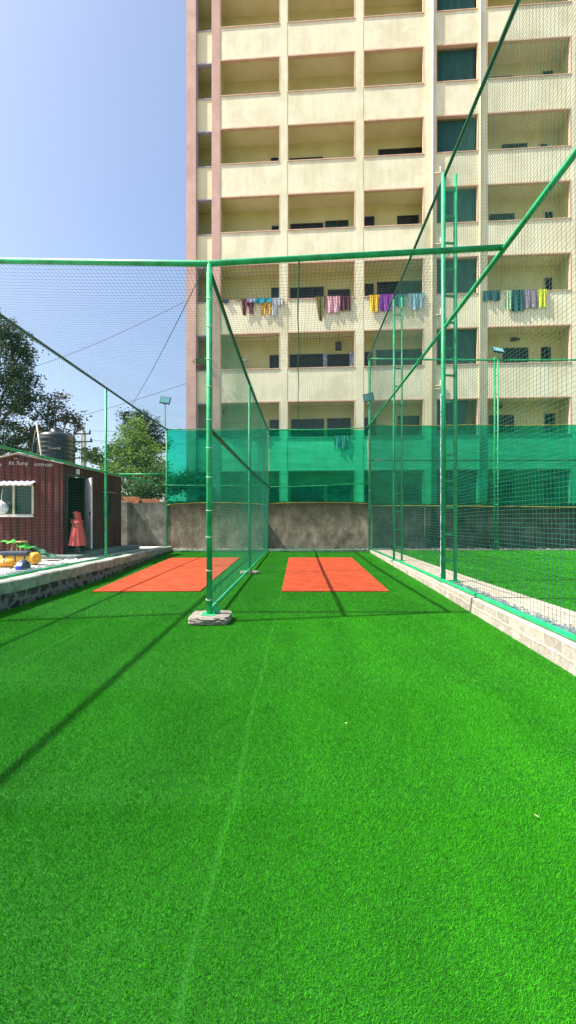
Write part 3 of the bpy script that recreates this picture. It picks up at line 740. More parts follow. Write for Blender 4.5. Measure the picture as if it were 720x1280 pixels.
# door frame, leaf, handle, lamp
MB().box(SX - .02, SX + .05, DY0 - .05, DY0, SB, DZ).box(SX - .02, SX + .05, DY1, DY1 + .05, SB, DZ).box(SX - .02, SX + .06, DY0 - .05, DY1 + .05, DZ, DZ + .05).build('door_frame', 'win_frame', cab)
ang = math.atan2(-.72, .56)
M = Matrix.Translation((SX + .06, DY1 - .02, 0)) @ Matrix.Rotation(ang, 4, 'Z')
dl = MB().box(0, .92, -.02, .02, .56, 2.94, .004, M).build('door', 'white_paint', cab)
hb = MB().box(.80, .86, -.05, -.021, 1.66, 1.80, .004, M); hb.box(.74, .86, -.075, -.05, 1.72, 1.745, .004, M); hb.build('handle', 'black_metal', dl)
MB().box(SX + .03, SX + .12, 14.55, 14.68, 3.06, 3.24, .02).build('wall_lamp', 'white_paint', cab)
def text(s, loc, size, rot, mat, parent, name='lettering', th=.003, shear=0):
    cu = bpy.data.curves.new(name, 'FONT'); cu.body = s; cu.size = size; cu.extrude = th; cu.align_x = 'CENTER'; cu.align_y = 'CENTER'; cu.offset = size * .012; cu.shear = shear
    o = bpy.data.objects.new(name, cu); C.objects.link(o); cu.materials.append(MATS[mat])
    dg = bpy.context.evaluated_depsgraph_get(); me = bpy.data.meshes.new_from_object(o.evaluated_get(dg)); bpy.data.objects.remove(o)
    o = bpy.data.objects.new(name, me); C.objects.link(o)
    if not me.materials: me.materials.append(MATS[mat])
    o.parent = parent; o.location = Vector(loc) - wloc(parent); o.rotation_euler = rot; return o
RX = (PI / 2, 0, 0)
text('Kt. Sump', (-8.92, SY0 - .036, 3.33), .17, RX, 'text_white', cab, shear=.15)
text('97779 0002', (-8.12, SY0 - .036, 3.27), .125, RX, 'text_white', cab, shear=.1)
text('No.1', (-8.97, SY0 - .036, 3.48), .07, RX, 'text_white', cab)
text('98772', (-9.62, SY0 - .036, 3.27), .125, RX, 'text_white', cab, shear=.1)
# plinth slab round the cabin
tag(MB().box(-10.8, -6.85, 13.3, 18.65, .25, SB, .02).build('plinth', 'plinth'), 'greenish concrete plinth slab the red cabin stands on', 'plinth')
# scrap sheet on the roof
b = MB().grid(lambda u, v: (-8.95 + u * 1.1, SY0 - .14 + v * .8, topz(-8.95 + u * 1.1) + .075 + .025 * math.sin(u * 17) * math.sin(v * 9)), 14, 8)
tag(b.build('scrap_sheet', 'white_paint'), 'crumpled white sheet lying on the cabin roof edge', 'sheet')

# ------------------------------------------------------------------ things on the platform
def person():
    p = T('person', 'person in a long coral pink dress and headscarf standing at the cabin doorway', 'person', (-7.16, 14.0, .43))
    x, y, z = p.location
    def skin(name, pts, edges, rad, mat, sub=2):
        bm = bmesh.new(); ly = bm.verts.layers.skin.verify(); vs = [bm.verts.new(q) for q in pts]
        for a, c in edges: bm.edges.new((vs[a], vs[c]))
        for v, r in zip(vs, rad): v[ly].radius = (r, r) if not isinstance(r, tuple) else r
        vs[0][ly].use_root = True
        me = bpy.data.meshes.new(name); bm.to_mesh(me); bm.free()
        o = bpy.data.objects.new(name, me); C.objects.link(o)
        o.modifiers.new('s', 'SKIN'); m2 = o.modifiers.new('u', 'SUBSURF'); m2.levels = sub; m2.render_levels = sub
        dg = bpy.context.evaluated_depsgraph_get(); me2 = bpy.data.meshes.new_from_object(o.evaluated_get(dg)); bpy.data.objects.remove(o)
        me2.materials.clear(); me2.materials.append(MATS[mat])
        for pl in me2.polygons: pl.use_smooth = True
        o = bpy.data.objects.new(name, me2); C.objects.link(o); o.parent = p; return o
    # facing -X with a little -Y; figure 1.36 m tall
    fx, fy = -.76, -.65
    lx, ly_ = .65, -.76   # her left/right axis
    def q(f, s, h): return (f * fx + s * lx, f * fy + s * ly_, h)
    pts = [q(0, 0, .70), q(0, 0, .85), q(.0, 0, .98), q(.02, 0, 1.08), q(.03, 0, 1.14), q(.045, 0, 1.22), q(.05, 0, 1.30),
           q(0, .13, 1.05), q(.05, .17, .85), q(.16, .12, .95), q(.2, .07, 1.08),      # arm raised towards the face
           q(0, -.13, 1.05), q(.01, -.18, .84), q(.06, -.17, .66), q(.08, -.165, .6),
           q(0, .07, .66), q(.02, .075, .36), q(0, .075, .07), q(.11, .08, .03),
           q(0, -.07, .66), q(-.01, -.075, .36), q(-.03, -.075, .07), q(.08, -.08, .03)]
    ed = [(0, 1), (1, 2), (2, 3), (3, 4), (4, 5), (5, 6), (2, 7), (7, 8), (8, 9), (9, 10), (2, 11), (11, 12), (12, 13), (13, 14), (0, 15), (15, 16), (16, 17), (17, 18), (0, 19), (19, 20), (20, 21), (21, 22)]
    rad = [.11, .10, .10, .045, .045, .085, .065, .05, .036, .028, .022, .05, .036, .028, .022, .075, .05, .032, .026, .075, .05, .032, .026]
    skin('body', pts, ed, rad, 'skin')
    # fingers of the hanging hand
    # dress: rings from hem to neckline
    def ringmesh(rows, nn=56, fold=.0, arc=None):
        b = MB(); k0 = 0
        for (h, rs, rf, f0) in rows:
            for j in range(nn):
                t = 2 * PI * j / nn; w = 1 + fold * (1.15 - h) * (math.sin(9 * t + 2 * h) + .5 * math.sin(17 * t + 5 * h))
                f = f0 + rf * w * math.cos(t); s = rs * w * math.sin(t); a = q(f, s, h); b.v.append((a[0] + x, a[1] + y, a[2] + z))
        for i in range(len(rows) - 1):
            for j in range(nn):
                a = i * nn + j; c = i * nn + (j + 1) % nn; b.f.append((a, c, c + nn, a + nn)); b.sm.append(True)
        return b
    ringmesh([(.27, .30, .25, 0), (.29, .295, .245, 0), (.45, .27, .225, 0), (.70, .235, .19, .0), (.85, .215, .165, .0), (.98, .21, .15, .0), (1.06, .185, .125, .0), (1.10, .09, .08, .01), (1.12, .07, .07, .02)], fold=.10).build('dress', 'coral', p)
    # headscarf wrapped over the head, face opening to the front, falling on the shoulders
    b = MB(); rows = [(1.00, .22, .175, 0.0), (1.07, .19, .155, .0), (1.12, .14, .125, .01), (1.19, .125, .13, .025), (1.25, .128, .138, .03), (1.31, .112, .122, .035), (1.355, .06, .07, .04), (1.37, .015, .02, .04)]
    nn = 36
    for (h, rs, rf, f0) in rows:
        for j in range(nn):
            t = 2 * PI * j / nn; a = q(f0 + rf * math.cos(t), rs * math.sin(t), h + .006 * math.sin(5 * t)); b.v.append((a[0] + x, a[1] + y, a[2] + z))
    for i in range(len(rows) - 1):
        for j in range(nn):
            t = 2 * PI * (j + .5) / nn; ct = math.cos(t)
            if 2 <= i <= 4 and ct > .50: continue
            a = i * nn + j; c = i * nn + (j + 1) % nn; b.f.append((a, c, c + nn, a + nn)); b.sm.append(True)
    b.build('headscarf', 'coral', p)
    b = MB()
    for s in (-1, 1): 
        pts2 = [Vector(q(0, s * .07, .64)), Vector(q(.01, s * .076, .36)), Vector(q(-.01, s * .076, .08))]
        b.tube([v + Vector((x, y, z)) for v in pts2], [.09, .062, .046], 14)
    b.build('leggings', 'legging', p)
    b = MB()  # nose and brow of the face, hair edge under the scarf
    c0 = Vector(q(.125, 0, 1.235)) + Vector((x, y, z))
    b.lathe([(.001, .03), (.012, .0), (.016, -.02), (.002, -.03)], 8, c0); b.build('nose', 'skin', p)
    for s in (-1, 1):
        c0 = Vector(q(.118, s * .032, 1.26)) + Vector((x, y, z)); MB().lathe([(.001, .008), (.01, 0), (.001, -.008)], 8, c0).build('eye', 'black_metal', p)
    # fingers
    for s, base_, d in ((1, q(.205, .07, 1.09), (.35, .1, 1)), (-1, q(.082, -.165, .59), (.1, 0, -1))):
        b = MB()
        for k in range(5):
            off = (k - 2) * .011; l = (.04, .052, .058, .052, .042)[k]
            f0 = Vector(base_) + Vector((x, y, z)) + Vector((lx * off * .4 - fx * off, ly_ * off * .4 - fy * off, 0))
            dd = Vector((d[0] * fx, d[0] * fy, d[2])).normalized()
            b.tube([f0, f0 + dd * l * .5, f0 + dd * l * .85 + Vector((-lx, -ly_, 0)) * .006 * s, f0 + dd * l + Vector((-lx, -ly_, 0)) * .012 * s], [.0065, .006, .0055, .003], 6)
        b.build('fingers', 'skin', p)
    return p
person()
# duffel style kit bag
kb = T('kit_bag', 'long yellow kit bag with dark straps lying on the platform', 'bag', (-7.3, 11.5, .36))
MB().tube([(-8.0, 11.55, .52), (-7.95, 11.55, .52), (-7.5, 11.52, .53), (-7.1, 11.5, .525), (-6.98, 11.5, .52), (-6.92, 11.5, .52)], [.06, .15, .175, .145, .17, .10], 20).build('body', 'yellow_bag', kb)
MB().tube([(-6.95, 11.44, .52), (-6.90, 11.42, .52)], [.155, .12], 20).build('end_pocket', 'orange_bag', kb)
for xx in (-7.75, -7.45, -7.2):
    MB().tube([(xx, 11.52 + .172 * math.cos(t), .525 + .172 * math.sin(t)) for t in np.linspace(-.5, PI + .5, 18)], .018, 6).build('strap', 'navy', kb)
MB().box(-7.85, -7.12, 11.335, 11.60, .60, .71, .03).build('top_flap', 'navy', kb)
sb = T('small_bag', 'small orange yellow bag lying in front of the kit bag', 'bag', (-7.45, 10.85, .36))
MB().tube([(-7.75, 10.85, .45), (-7.68, 10.85, .46), (-7.4, 10.85, .46), (-7.17, 10.85, .46), (-7.12, 10.85, .45)], [.04, .10, .11, .10, .04], 16).build('body', 'orange_bag', sb)
MB().tube([(-7.35, 10.85 + .115 * math.cos(t), .46 + .115 * math.sin(t)) for t in np.linspace(0, PI, 14)], .014, 6).build('strap', 'white_paint', sb)
hm = T('cricket_helmet', 'dark helmet with a blue and white panel on the platform edge', 'helmet', (-6.68, 10.45, .355))
b = MB(); prof = [(.165 * math.cos(t), .235 * math.sin(t)) for t in np.linspace(0, PI / 2, 9)]; b.lathe(prof, 22, (-6.66, 10.45, .36)); b.build('shell', 'navy', hm)
def shell_y(dx, dz): return 10.45 - math.sqrt(max(0, .165 ** 2 * (1 - (dz / .235) ** 2) - dx * dx)) - .006
for z0, z1, mm in ((.005, .085, 'blue_label'), (.087, .16, 'white_paint')):
    MB().grid(lambda u, v: (-6.66 - .10 + .16 * u, shell_y(-.10 + .16 * u, z0 + (z1 - z0) * v), .36 + z0 + (z1 - z0) * v), 8, 5).build('panel', mm, hm)
MB().grid(lambda u, v: (-6.86 - .07 * v, 10.33 + .2 * u, .37 + .02 * math.sin(PI * u)), 8, 3).build('peak', 'black_metal', hm)
st = T('plastic_stool', 'yellow brown stool half hidden under a bright green cloth', 'stool', (-8.0, 12.4, .36))
for dx, dy in ((-.16, -.12), (.10, -.12), (-.16, .12), (.10, .12)):
    MB().tube([(-8.0 + dx * 1.2, 12.4 + dy * 1.2, .36), (-8.0 + dx * .8, 12.4 + dy * .8, .90)], .028, 8).build('leg', 'mud_wood', st)
MB().box(-8.22, -7.86, 12.22, 12.58, .88, .92, .012).build('seat', 'mud_wood', st)
b = MB().grid(lambda u, v: (-8.4 + .72 * u, 12.15 + .5 * v + .03 * math.sin(u * 12), .95 - max(0, u - .45) * .35 - abs(v - .5) * .1 + .03 * math.sin(u * 15 + v * 6)), 24, 12)
tag(b.build('green_cloth', 'lime_cloth'), 'bright green cloth draped over the stool beside the cabin', 'cloth')
b = MB().grid(lambda u, v: (-7.75 + .6 * u, 12.6 + .45 * v, .45 + .32 * (1 - u) * math.sin(PI * min(1, v + .2)) + .03 * math.sin(u * 13 + v * 7)), 20, 12)
tag(b.build('dark_tarp', 'dgreen_cloth'), 'heap of dark green tarpaulin between stool and cabin wall', 'tarpaulin')
def slipper(x, y, a, lab):
    p = T('slipper', lab, 'slipper', (x, y, plat(y)), 'slippers by the doorstep')
    M = Matrix.Translation((x, y, plat(y) + .003)) @ Matrix.Rotation(a, 4, 'Z')
    MB().box(-.045, .045, -.13, .13, 0, .025, .01, M).build('sole', 'white_paint', p)
    b = MB(); b.tube([M @ Vector((.05 * math.cos(t), .04, .02 + .05 * math.sin(t))) for t in np.linspace(0, PI, 10)], .012, 6); b.build('strap', 'navy', p)
slipper(-7.0, 13.0, 1.2, 'white slipper lying flat left of its pair by the plinth')
slipper(-6.75, 13.1, .5, 'white slipper with dark strap nearer to the doorway')
wb = T('plastic_bag', 'round white plastic bag hanging at the front window sill', 'bag', (-9.35, 13.45, 1.6))
bm = bmesh.new(); bmesh.ops.create_icosphere(bm, subdivisions=3, radius=.27)
for v in bm.verts:
    n = v.co.normalized(); v.co *= 1 + .08 * math.sin(n.x * 9 + n.z * 7) + .05 * math.sin(n.y * 17 + n.x * 5); v.co.y *= .6; v.co.z *= .85
bmesh.ops.translate(bm, vec=(-9.35, 13.5, 1.90), verts=bm.verts)
b = MB(); b.addbm(bm, True); b.build('sack', 'white_paint', wb)
MB().tube([(-9.35, 13.6, 2.1), (-9.36, 13.62, 2.28), (-9.35, 13.66, 2.5)], .012, 6).build('handle', 'white_paint', wb)

# ------------------------------------------------------------------ water tank, pole, wires
tk = T('water_tank', 'large black ribbed plastic water tank rising behind the cabin', 'water tank', (-12.1, 21.6, 2.9))
R = .83; prof = [(.0, 0), (R, 0)]
for i in range(12):
    z = .08 + i * .215; prof += [(R, z), (R + .02, z + .03), (R + .02, z + .12), (R, z + .15)]
zt = .08 + 12 * .215
prof += [(R, zt), (R * .97, zt + .10), (R * .84, zt + .20), (R * .5, zt + .28), (.30, zt + .30), (.30, zt + .40), (.27, zt + .42), (0.001, zt + .43)]
MB().lathe(prof, 40, (-12.1, 21.6, 2.9)).build('body', 'tank_black', tk)
MB().tube([(-12.98, 21.1, 2.9), (-12.96, 21.1, 5.0), (-12.9, 21.2, 5.9)], .03, 8).build('inlet_pipe', 'win_frame', tk)
text('Natural', (-11.75, 20.78, 4.95), .18, (PI / 2, 0, .25), 'text_white', tk, th=.01)
tag(MB().box(-13.2, -11.0, 20.3 + .8, 22.8, -.05, 2.9, .02).build('tank_stand', 'old_plaster_grey'), 'masonry stand carrying the black water tank', 'stand')
tag(MB().tube([(-12.5, 20.6, 6.15), (-11.9, 20.4, 3.0)], .035, 8).build('bamboo_pole', 'pipe_cream'), 'pale leaning bamboo pole in front of the water tank', 'pole')
up = T('utility_pole', 'concrete electricity pole with crossarms behind the tank', 'utility pole', (-17.4, 35, 0))
MB().tube([(-17.4, 35, 0), (-17.4, 35, 8.65)], [.26, .17], 10).build('pole', 'pole_conc', up)
for z, a, c in ((8.35, -18.15, -16.75), (7.72, -18.1, -16.6), (7.1, -17.9, -16.7), (6.4, -18.0, -16.5)):
    MB().box(a, c, 34.75, 34.85, z - .05, z + .05, .005).build('crossarm', 'black_metal', up)
for x_, z_ in ((-18.05, 8.4), (-17.4, 8.65), (-16.8, 8.4), (-18.0, 7.77), (-16.7, 7.77)):
    MB().lathe([(.03, 0), (.09, .04), (.06, .09), (.09, .13), (.05, .18), (.04, .27)], 10, (x_, 34.8, z_)).build('insulator', 'black_metal', up)
for x_ in (-18.0, -17.15, -16.35): MB().box(x_ - .16, x_ + .16, 34.6, 34.9, 6.85, 7.25, .03).build('switch_box', 'black_metal', up)
for k, (a, c, sg, lab) in enumerate([((-18.0, 34.8, 7.95), (-30, 40, 9), .5, 'power line leaving the pole to the left'), ((-16.7, 34.8, 7.85), (2, 36.5, 9.5), .9, 'lower power line leaving the pole to the right'), ((-16.8, 34.8, 8.6), (2, 36.5, 10.4), .7, 'upper power line leaving the pole to the right'),
                        ((-22, 30, 11.0), (-5.5, 24.6, 14.4), .5, 'high slack cable crossing the sky to the flats'), ((-20, 30, 7.6), (-5.9, 24.6, 9.4), .25, 'low slack cable crossing the sky to the flats')]):
    tag(MB().tube(sagline(a, c, sg, 14), .014, 5).build('power_line', 'black_metal'), lab, 'cable', 'overhead cables')

# ------------------------------------------------------------------ trees
def tree(name, x, y, h0, lobes, mat, lab, n_clump, leafs, ls, seed, trunk_r=.16, kindg='trees behind the cabin and wall', cl=.42):
    R_ = np.random.default_rng(seed); rr = random.Random(seed)
    p = T(name, lab, 'tree', (x, y, 0), kindg)
    b = MB(); top = (x + rr.uniform(-.3, .3), y, h0)
    b.tube([(x, y, -.05), (x + .05, y, h0 * .5), top], [trunk_r * 1.3, trunk_r, trunk_r * .75], 10)
    for (lx_, ly_, lz, rx, ry, rz) in lobes:
        m_ = Vector(top).lerp(Vector((lx_, ly_, lz)), .5) + Vector((rr.uniform(-.2, .2), 0, rr.uniform(-.2, .1)))
        b.tube([top, m_, (lx_, ly_, lz)], [trunk_r * .6, trunk_r * .35, .02], 7)
        for k in range(5):
            a = Vector((lx_, ly_, lz)); d = Vector((rr.uniform(-1, 1) * rx, rr.uniform(-1, 1) * ry, rr.uniform(-.6, 1) * rz)) * .85
            b.tube([a.lerp(m_, .3), a + d * .5, a + d], [.035, .022, .006], 5)
    b.build('trunk', 'bark', p)
    C0 = []
    w = np.array([l[3] * l[5] for l in lobes]); w = w / w.sum()
    for l, ww in zip(lobes, w):
        k = max(3, int(n_clump * ww)); d = R_.normal(size=(k, 3)); d /= np.linalg.norm(d, axis=1)[:, None]
        r_ = R_.random(k)[:, None] ** .45
        C0.append(np.array(l[:3]) + d * r_ * np.array(l[3:]))
    C0 = np.concatenate(C0); k = len(C0); ctint = R_.random(k)
    n = k * leafs; ci = np.repeat(np.arange(k), leafs)
    P = C0[ci] + R_.normal(size=(n, 3)) * cl * np.array([.5, .5, .38]) * (.6 + .8 * R_.random(k)[ci][:, None])
    a = R_.normal(size=(n, 3)); a /= np.linalg.norm(a, axis=1)[:, None]; a[:, 2] *= .6
    bb = np.cross(a, R_.normal(size=(n, 3))); bb /= np.linalg.norm(bb, axis=1)[:, None]
    L_ = ls * (.6 + .8 * R_.random(n))[:, None]
    V = np.empty((n * 4, 3)); V[0::4] = P - a * L_; V[1::4] = P + bb * L_ * .45; V[2::4] = P + a * L_; V[3::4] = P - bb * L_ * .45
    t = np.clip(.55 * ctint[ci] + .45 * R_.random(n), 0, 1)
    o0 = np.array([x, y, 0])
    me = bigmesh('crown', V - o0, np.arange(n * 4).reshape(n, 4), mat, np.repeat(t, 4), quads=True)
    o = bpy.data.objects.new('crown', me); C.objects.link(o); o.parent = p
    return p
def L_(px, py, Y, rx, rz, ry=None): return (PX(px, Y), Y, PZ(py, Y), rx, ry or rx, rz)
Y1 = 25.
tree('broadleaf_tree', PX(-25, Y1), Y1, 5.5, [L_(8, 410, Y1, .9, 1.0), L_(25, 440, Y1 + .5, .9, 1.1), L_(-10, 450, Y1, 2.0, 2.2), L_(-30, 410, Y1 + 1, 1.8, 1.6), L_(20, 478, Y1, 1.3, 1.2), L_(42, 468, Y1, .45, .5), L_(0, 510, Y1, 1.9, 1.3), L_(30, 500, Y1 + .3, .9, .8), L_(-30, 540, Y1, 2.2, 1.3), L_(15, 555, Y1, 1.6, 1.1)],
     'leaf_dark', 'tall dark broadleaf tree at the left edge behind the cabin', 330, 60, .095, 11, .22)
Y2 = 27.
tree('broadleaf_tree', PX(70, Y2), Y2, 5.0, [L_(68, 500, Y2, .75, .5), L_(58, 520, Y2, .9, .8), L_(85, 522, Y2, .9, .6), L_(40, 540, Y2, 1.1, .8), L_(30, 562, Y2, 1.6, .9), L_(70, 545, Y2, 1.3, .8), L_(98, 535, Y2, .3, .3)],
     'leaf_brown', 'sparse brownish tree directly behind the water tank', 130, 44, .10, 12, .14)
Y3 = 26.
tree('broadleaf_tree', PX(168, Y3), Y3, 3.2, [L_(165, 548, Y3, 1.0, .8), L_(150, 565, Y3, 1.2, .8), L_(182, 572, Y3, 1.2, 1.0), L_(165, 592, Y3, 1.9, 1.0), L_(140, 585, Y3, .8, .7), L_(195, 600, Y3, .9, .8), L_(172, 528, Y3, .5, .4), L_(120, 572, Y3, .7, .35), L_(108, 566, Y3, .35, .3)],
     'leaf_light', 'light green feathery tree behind the grey wall', 230, 66, .09, 13, .12)
Y4 = 33.
tree('conifer_tree', PX(180, Y4), Y4, 6.5, [L_(158, 524, Y4, .5, .5), L_(176, 521, Y4, .7, .5), L_(186, 532, Y4, .9, .6), L_(172, 540, Y4, 1.2, .8), L_(190, 550, Y4, 1.3, .9), L_(200, 560, Y4, .5, .4)],
     'leaf_pine', 'dark tree top rising behind the light green tree', 130, 50, .10, 14, .14)
Y5 = 24.
tree('bush', PX(178, Y5), Y5, 1.6, [L_(165, 616, Y5, 1.4, .7), L_(190, 612, Y5, 1.1, .8), L_(198, 595, Y5, .5, .6), L_(225, 606, Y5, 1.5, .65), L_(238, 600, Y5, .9, .5)],
     'leaf_mid', 'dark green shrub just behind the wall under the feathery tree', 150, 60, .085, 15, .07)

# ------------------------------------------------------------------ apartment building
KF = .065; YF = 23.5
th = math.atan(-KF); ct, sn = math.cos(th), math.sin(th)
bd = T('apartment_building', 'cream block of flats with open balconies and peach trim behind the cage', 'building', (0, YF, 0))
bd.rotation_euler = (0, 0, th)
def U(px, D=0):
    a = (px - CX) / F; X = a * (YF + D) / (1 + KF * a); Y = YF + D - KF * X
    return X * ct + (Y - YF) * sn, X, Y
def uz(px, py, D=0): u, X, Y = U(px, D); return u, H + (CY - py) / F * Y
def bpart(b, name, mat, parent=None): return b.build(name, mat, parent or bd, world=False)
FL = 3.765; Z0 = 2.17; OH = 2.02; NF = 8
cols = [(233, 245, 'pink_col'), (265, 275, 'pink_col'), (350, 359, 'facade_cream'), (444, 454, 'facade_cream'), (530, 545, 'facade_cream'), (598, 608, 'facade_cream'), (714, 725, 'facade_cream'), (800, 812, 'facade_cream')]
CU = [(U(a)[0], U(c)[0], m) for a, c, m in cols]
uL, uR = CU[0][0], CU[-1][1]
ZT = Z0 + NF * FL
for i, (a, c, m) in enumerate(CU):
    bpart(MB().box(a, c, -.03 if i < 2 else -.012, .28, -.1, ZT), 'column', m)
DB = 1.35
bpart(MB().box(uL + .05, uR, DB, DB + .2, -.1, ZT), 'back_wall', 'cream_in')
bpart(MB().box(uL + .02, uL + .2, .28, 9, -.1, ZT).box(uR - .2, uR, .28, 9, -.1, ZT).box(uL + .2, uR - .2, 8.8, 9, -.1, ZT), 'side_wall', 'facade_cream')
bpart(MB().box(uL - .1, uR + .1, -.06, 9.1, ZT, ZT + .25), 'roof_slab', 'facade_cream')
for f in range(-1, NF):
    z0 = Z0 + f * FL + OH; z1 = Z0 + (f + 1) * FL if f < NF - 1 else ZT
    if f == -1: z0 = -.1
    for i in range(len(CU) - 1):
        a, c = CU[i][1], CU[i + 1][0]; back = .12 if i == 0 else 0
        bpart(MB().box(a, c, back, .15 + back, z0, z1), 'parapet', 'facade_cream' if i else 'cream')
        if f < NF - 1:
            # coloured sill and lintel bands, proud of the parapet
            t = 'peach' if i else 'lilac'; w_ = .065
            bpart(MB().box(a + .003, c - .003, back - .035, .18 + back, z1 - .003, z1 + .05, .008), 'sill', t)
            if f >= 0: bpart(MB().box(a + .003, c - .003, back - .02, .16 + back, z0 - w_, z0 - .002), 'lintel', t)
            if f >= 0 or True:
                zt_ = z1 + OH - w_ - .004
                bpart(MB().box(a + .002, a + .05, back - .018, .16 + back, z1 + .052, zt_), 'opening_trim', t); bpart(MB().box(c - .05, c - .002, back - .018, .16 + back, z1 + .052, zt_), 'opening_trim', t)
    if f >= 0: bpart(MB().box(uL + .25, uR - .25, .285, DB - .002, z0 + .10, z0 + .25), 'floor_slab', 'cream')
# cross walls between flats
for i in (1, 4, 5, 6):
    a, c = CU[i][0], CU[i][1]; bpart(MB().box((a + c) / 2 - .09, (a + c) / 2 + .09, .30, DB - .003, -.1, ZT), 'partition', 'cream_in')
rw = random.Random(3)
def window(px0, px1, py0, py1, mat='pane_dark', dz=0, bars=0, frame='win_frame'):
    a = U(px0, DB)[0]; c = U(px1, DB)[0]; pm = (px0 + px1) / 2; zb_ = uz(pm, py1, DB)[1] + dz; zt_ = uz(pm, py0, DB)[1] + dz
    w_ = .06; y1 = DB - .004; y0 = DB - .05
    fr = MB().box(a, c, y0, y1, zt_ - w_, zt_).box(a, c, y0, y1, zb_, zb_ + w_).box(a, a + w_, y0, y1, zb_ + w_ + .002, zt_ - w_ - .002).box(c - w_, c, y0, y1, zb_ + w_ + .002, zt_ - w_ - .002)
    n = max(1, int((c - a) / .55))
    for k in range(1, n): xx = a + (c - a) * k / n; fr.box(xx - .02, xx + .02, y0 + .004, y1, zb_ + w_ + .002, zt_ - w_ - .002)
    o = bpart(fr, 'window', frame)
    MB().box(a + .03, c - .03, DB - .024, DB - .016, zb_ + .03, zt_ - .03).build('pane', mat, o, world=False)
    if bars:
        g = MB(); k = a + .1
        while k < c - .05: g.tube([(k, DB - .07, zb_ + .02), (k, DB - .07, zt_ - .02)], .008, 5); k += .13
        g.build('grille', 'win_frame', o, world=False)
rowA = [(337, 349, 444, 461), (362, 404, 443, 461), (409, 437, 443, 461), (455, 466, 440, 459), (470, 528, 437, 459), (628, 660, 435, 454), (676, 688, 434, 452)]
rowB = [(337, 349, 525, 545), (364, 405, 524, 546), (409, 438, 523, 546), (450, 470, 522, 545), (497, 524, 520, 544), (611, 642, 519, 540), (680, 693, 517, 540)]
for w_ in rowA: window(*w_, bars=rw.random() < .6)
for w_ in rowB: window(*w_, bars=rw.random() < .6)
for f, rows in ((-1, rowB), (1, rowA), (2, rowB), (3, rowA), (4, rowB), (5, rowA)):
    base_rows = rowB if rows is rowB else rowA; lvl = 1 if base_rows is rowB else 2
    tgt = {-1: 0, 1: 3, 2: 4, 3: 5, 4: 6, 5: 7}[f]
    for w_ in base_rows:
        if f > 0 and rw.random() < .15: continue
        sh = rw.uniform(-3, 3) if f > 0 else 0
        window(w_[0] + sh, w_[1] + sh, w_[2] + (rw.uniform(-3, 2) if f > 0 else 0), w_[3], dz=(tgt - lvl) * FL, bars=rw.random() < .5, mat='pane_green' if rw.random() < .3 else 'pane_dark', frame='frame_cream' if rw.random() < .25 else 'win_frame')
# wide shade curtains drawn across the stair bay (px 545-598)
for f in range(0, NF):
    lvl = f; z1 = Z0 + lvl * FL
    a, c = CU[4][1] + .05, CU[5][0] - .06
    if lvl == 1: c -= .45
    fn = lambda u, v, a=a, c=c, z1=z1: (a + (c - a) * u, .30 + .04 * math.sin(u * 26) * (1.1 - v) + .02 * math.sin(v * 5), z1 + .06 + (OH - .14) * v)
    bpart(MB().grid(fn, 60, 8), 'shade_curtain', 'shade_teal')
# green screens of the middle right bay at the row of the floodlights
# drain pipe with stubs
pu = U(540)[0]
dp = bpart(MB().tube([(pu, -.10, 0), (pu, -.10, ZT)], .07, 12), 'drain_pipe', 'pipe_cream')
for py in (395, 487):
    for kk in range(-1, 3):
        u2, z2 = uz(547, py); z2 += kk * FL * (1 if py == 395 else 0)
        if py == 487 and kk: continue
        MB().tube([(pu, -.10, z2), (pu + .42, -.10, z2), (pu + .42, -.10, z2 + .32)], .038, 8).build('branch_pipe', 'pipe_cream', dp, world=False)
dp2 = U(600)[0]
bpart(MB().tube([(dp2 - .02, -.07, 0), (dp2 - .02, -.07, ZT)], .04, 8), 'drain_pipe', 'cream')
# things hanging in the balconies
u_, z_ = uz(423, 437, .7); lt = bpart(MB().box(u_ - .17, u_ + .17, .6, .86, z_, z_ + .42, .02).tube([(u_, .73, z_ + .42), (u_, .73, z_ + 1.0)], .008, 5), 'hanging_lantern', 'black_metal')
for (pa, pc, py0, py1) in ((404, 408, 442, 461), (437, 446, 440, 461)):
    a = U(pa, 1.0)[0]; c = U(pc, 1.0)[0]; z0 = uz(pa, py1, 1.0)[1]; z1 = uz(pa, py0, 1.0)[1]
    bpart(MB().grid(lambda u, v: (a + (c - a) * u, 1.0 + .03 * math.sin(u * 12), z0 + (z1 - z0) * v), 12, 4), 'curtain', 'curtain_blue')
a, z_ = uz(303, 452, DB); bpart(MB().box(a, a + .27, DB - .12, DB - .003, z_, z_ + .14, .02), 'meter_box', 'white_paint')
a, z_ = uz(641, 427, DB); bpart(MB().box(a - .16, a + .16, DB - .14, DB - .003, z_, z_ + .2, .03).box(a + .17, a + .34, DB - .1, DB - .003, z_ + .05, z_ + .16, .02), 'wall_fan', 'black_metal')
a, z_ = uz(624, 511, DB); bpart(MB().box(a - .12, a + .12, DB - .14, DB - .003, z_, z_ + .24, .03), 'wall_fan', 'black_metal')
a, z_ = uz(278, 518, DB); bpart(MB().box(a - .1, a + .12, DB - .14, DB - .003, z_, z_ + .26, .03), 'wall_fan', 'black_metal')
for px in (400, 330, 490):
    a, z_ = uz(px, 418, .7); bpart(MB().tube([(a, .7, z_ - .5), (a, .7, z_ + .05)], .01, 5), 'hanging_rod', 'black_metal')
# clothes lines in balconies A
for (p0, p1, py, lv) in ((276, 350, 421, 0), (360, 444, 422, 0), (276, 350, 528, 0)):
    a, z_ = uz(p0, py, .25); c, _ = uz(p1, py, .25)
    bpart(MB().tube([(a + (c - a) * t, .25, z_ - .10 * math.sin(PI * t)) for t in np.linspace(0, 1, 12)], .008, 4), 'clothes_line', 'black_metal')
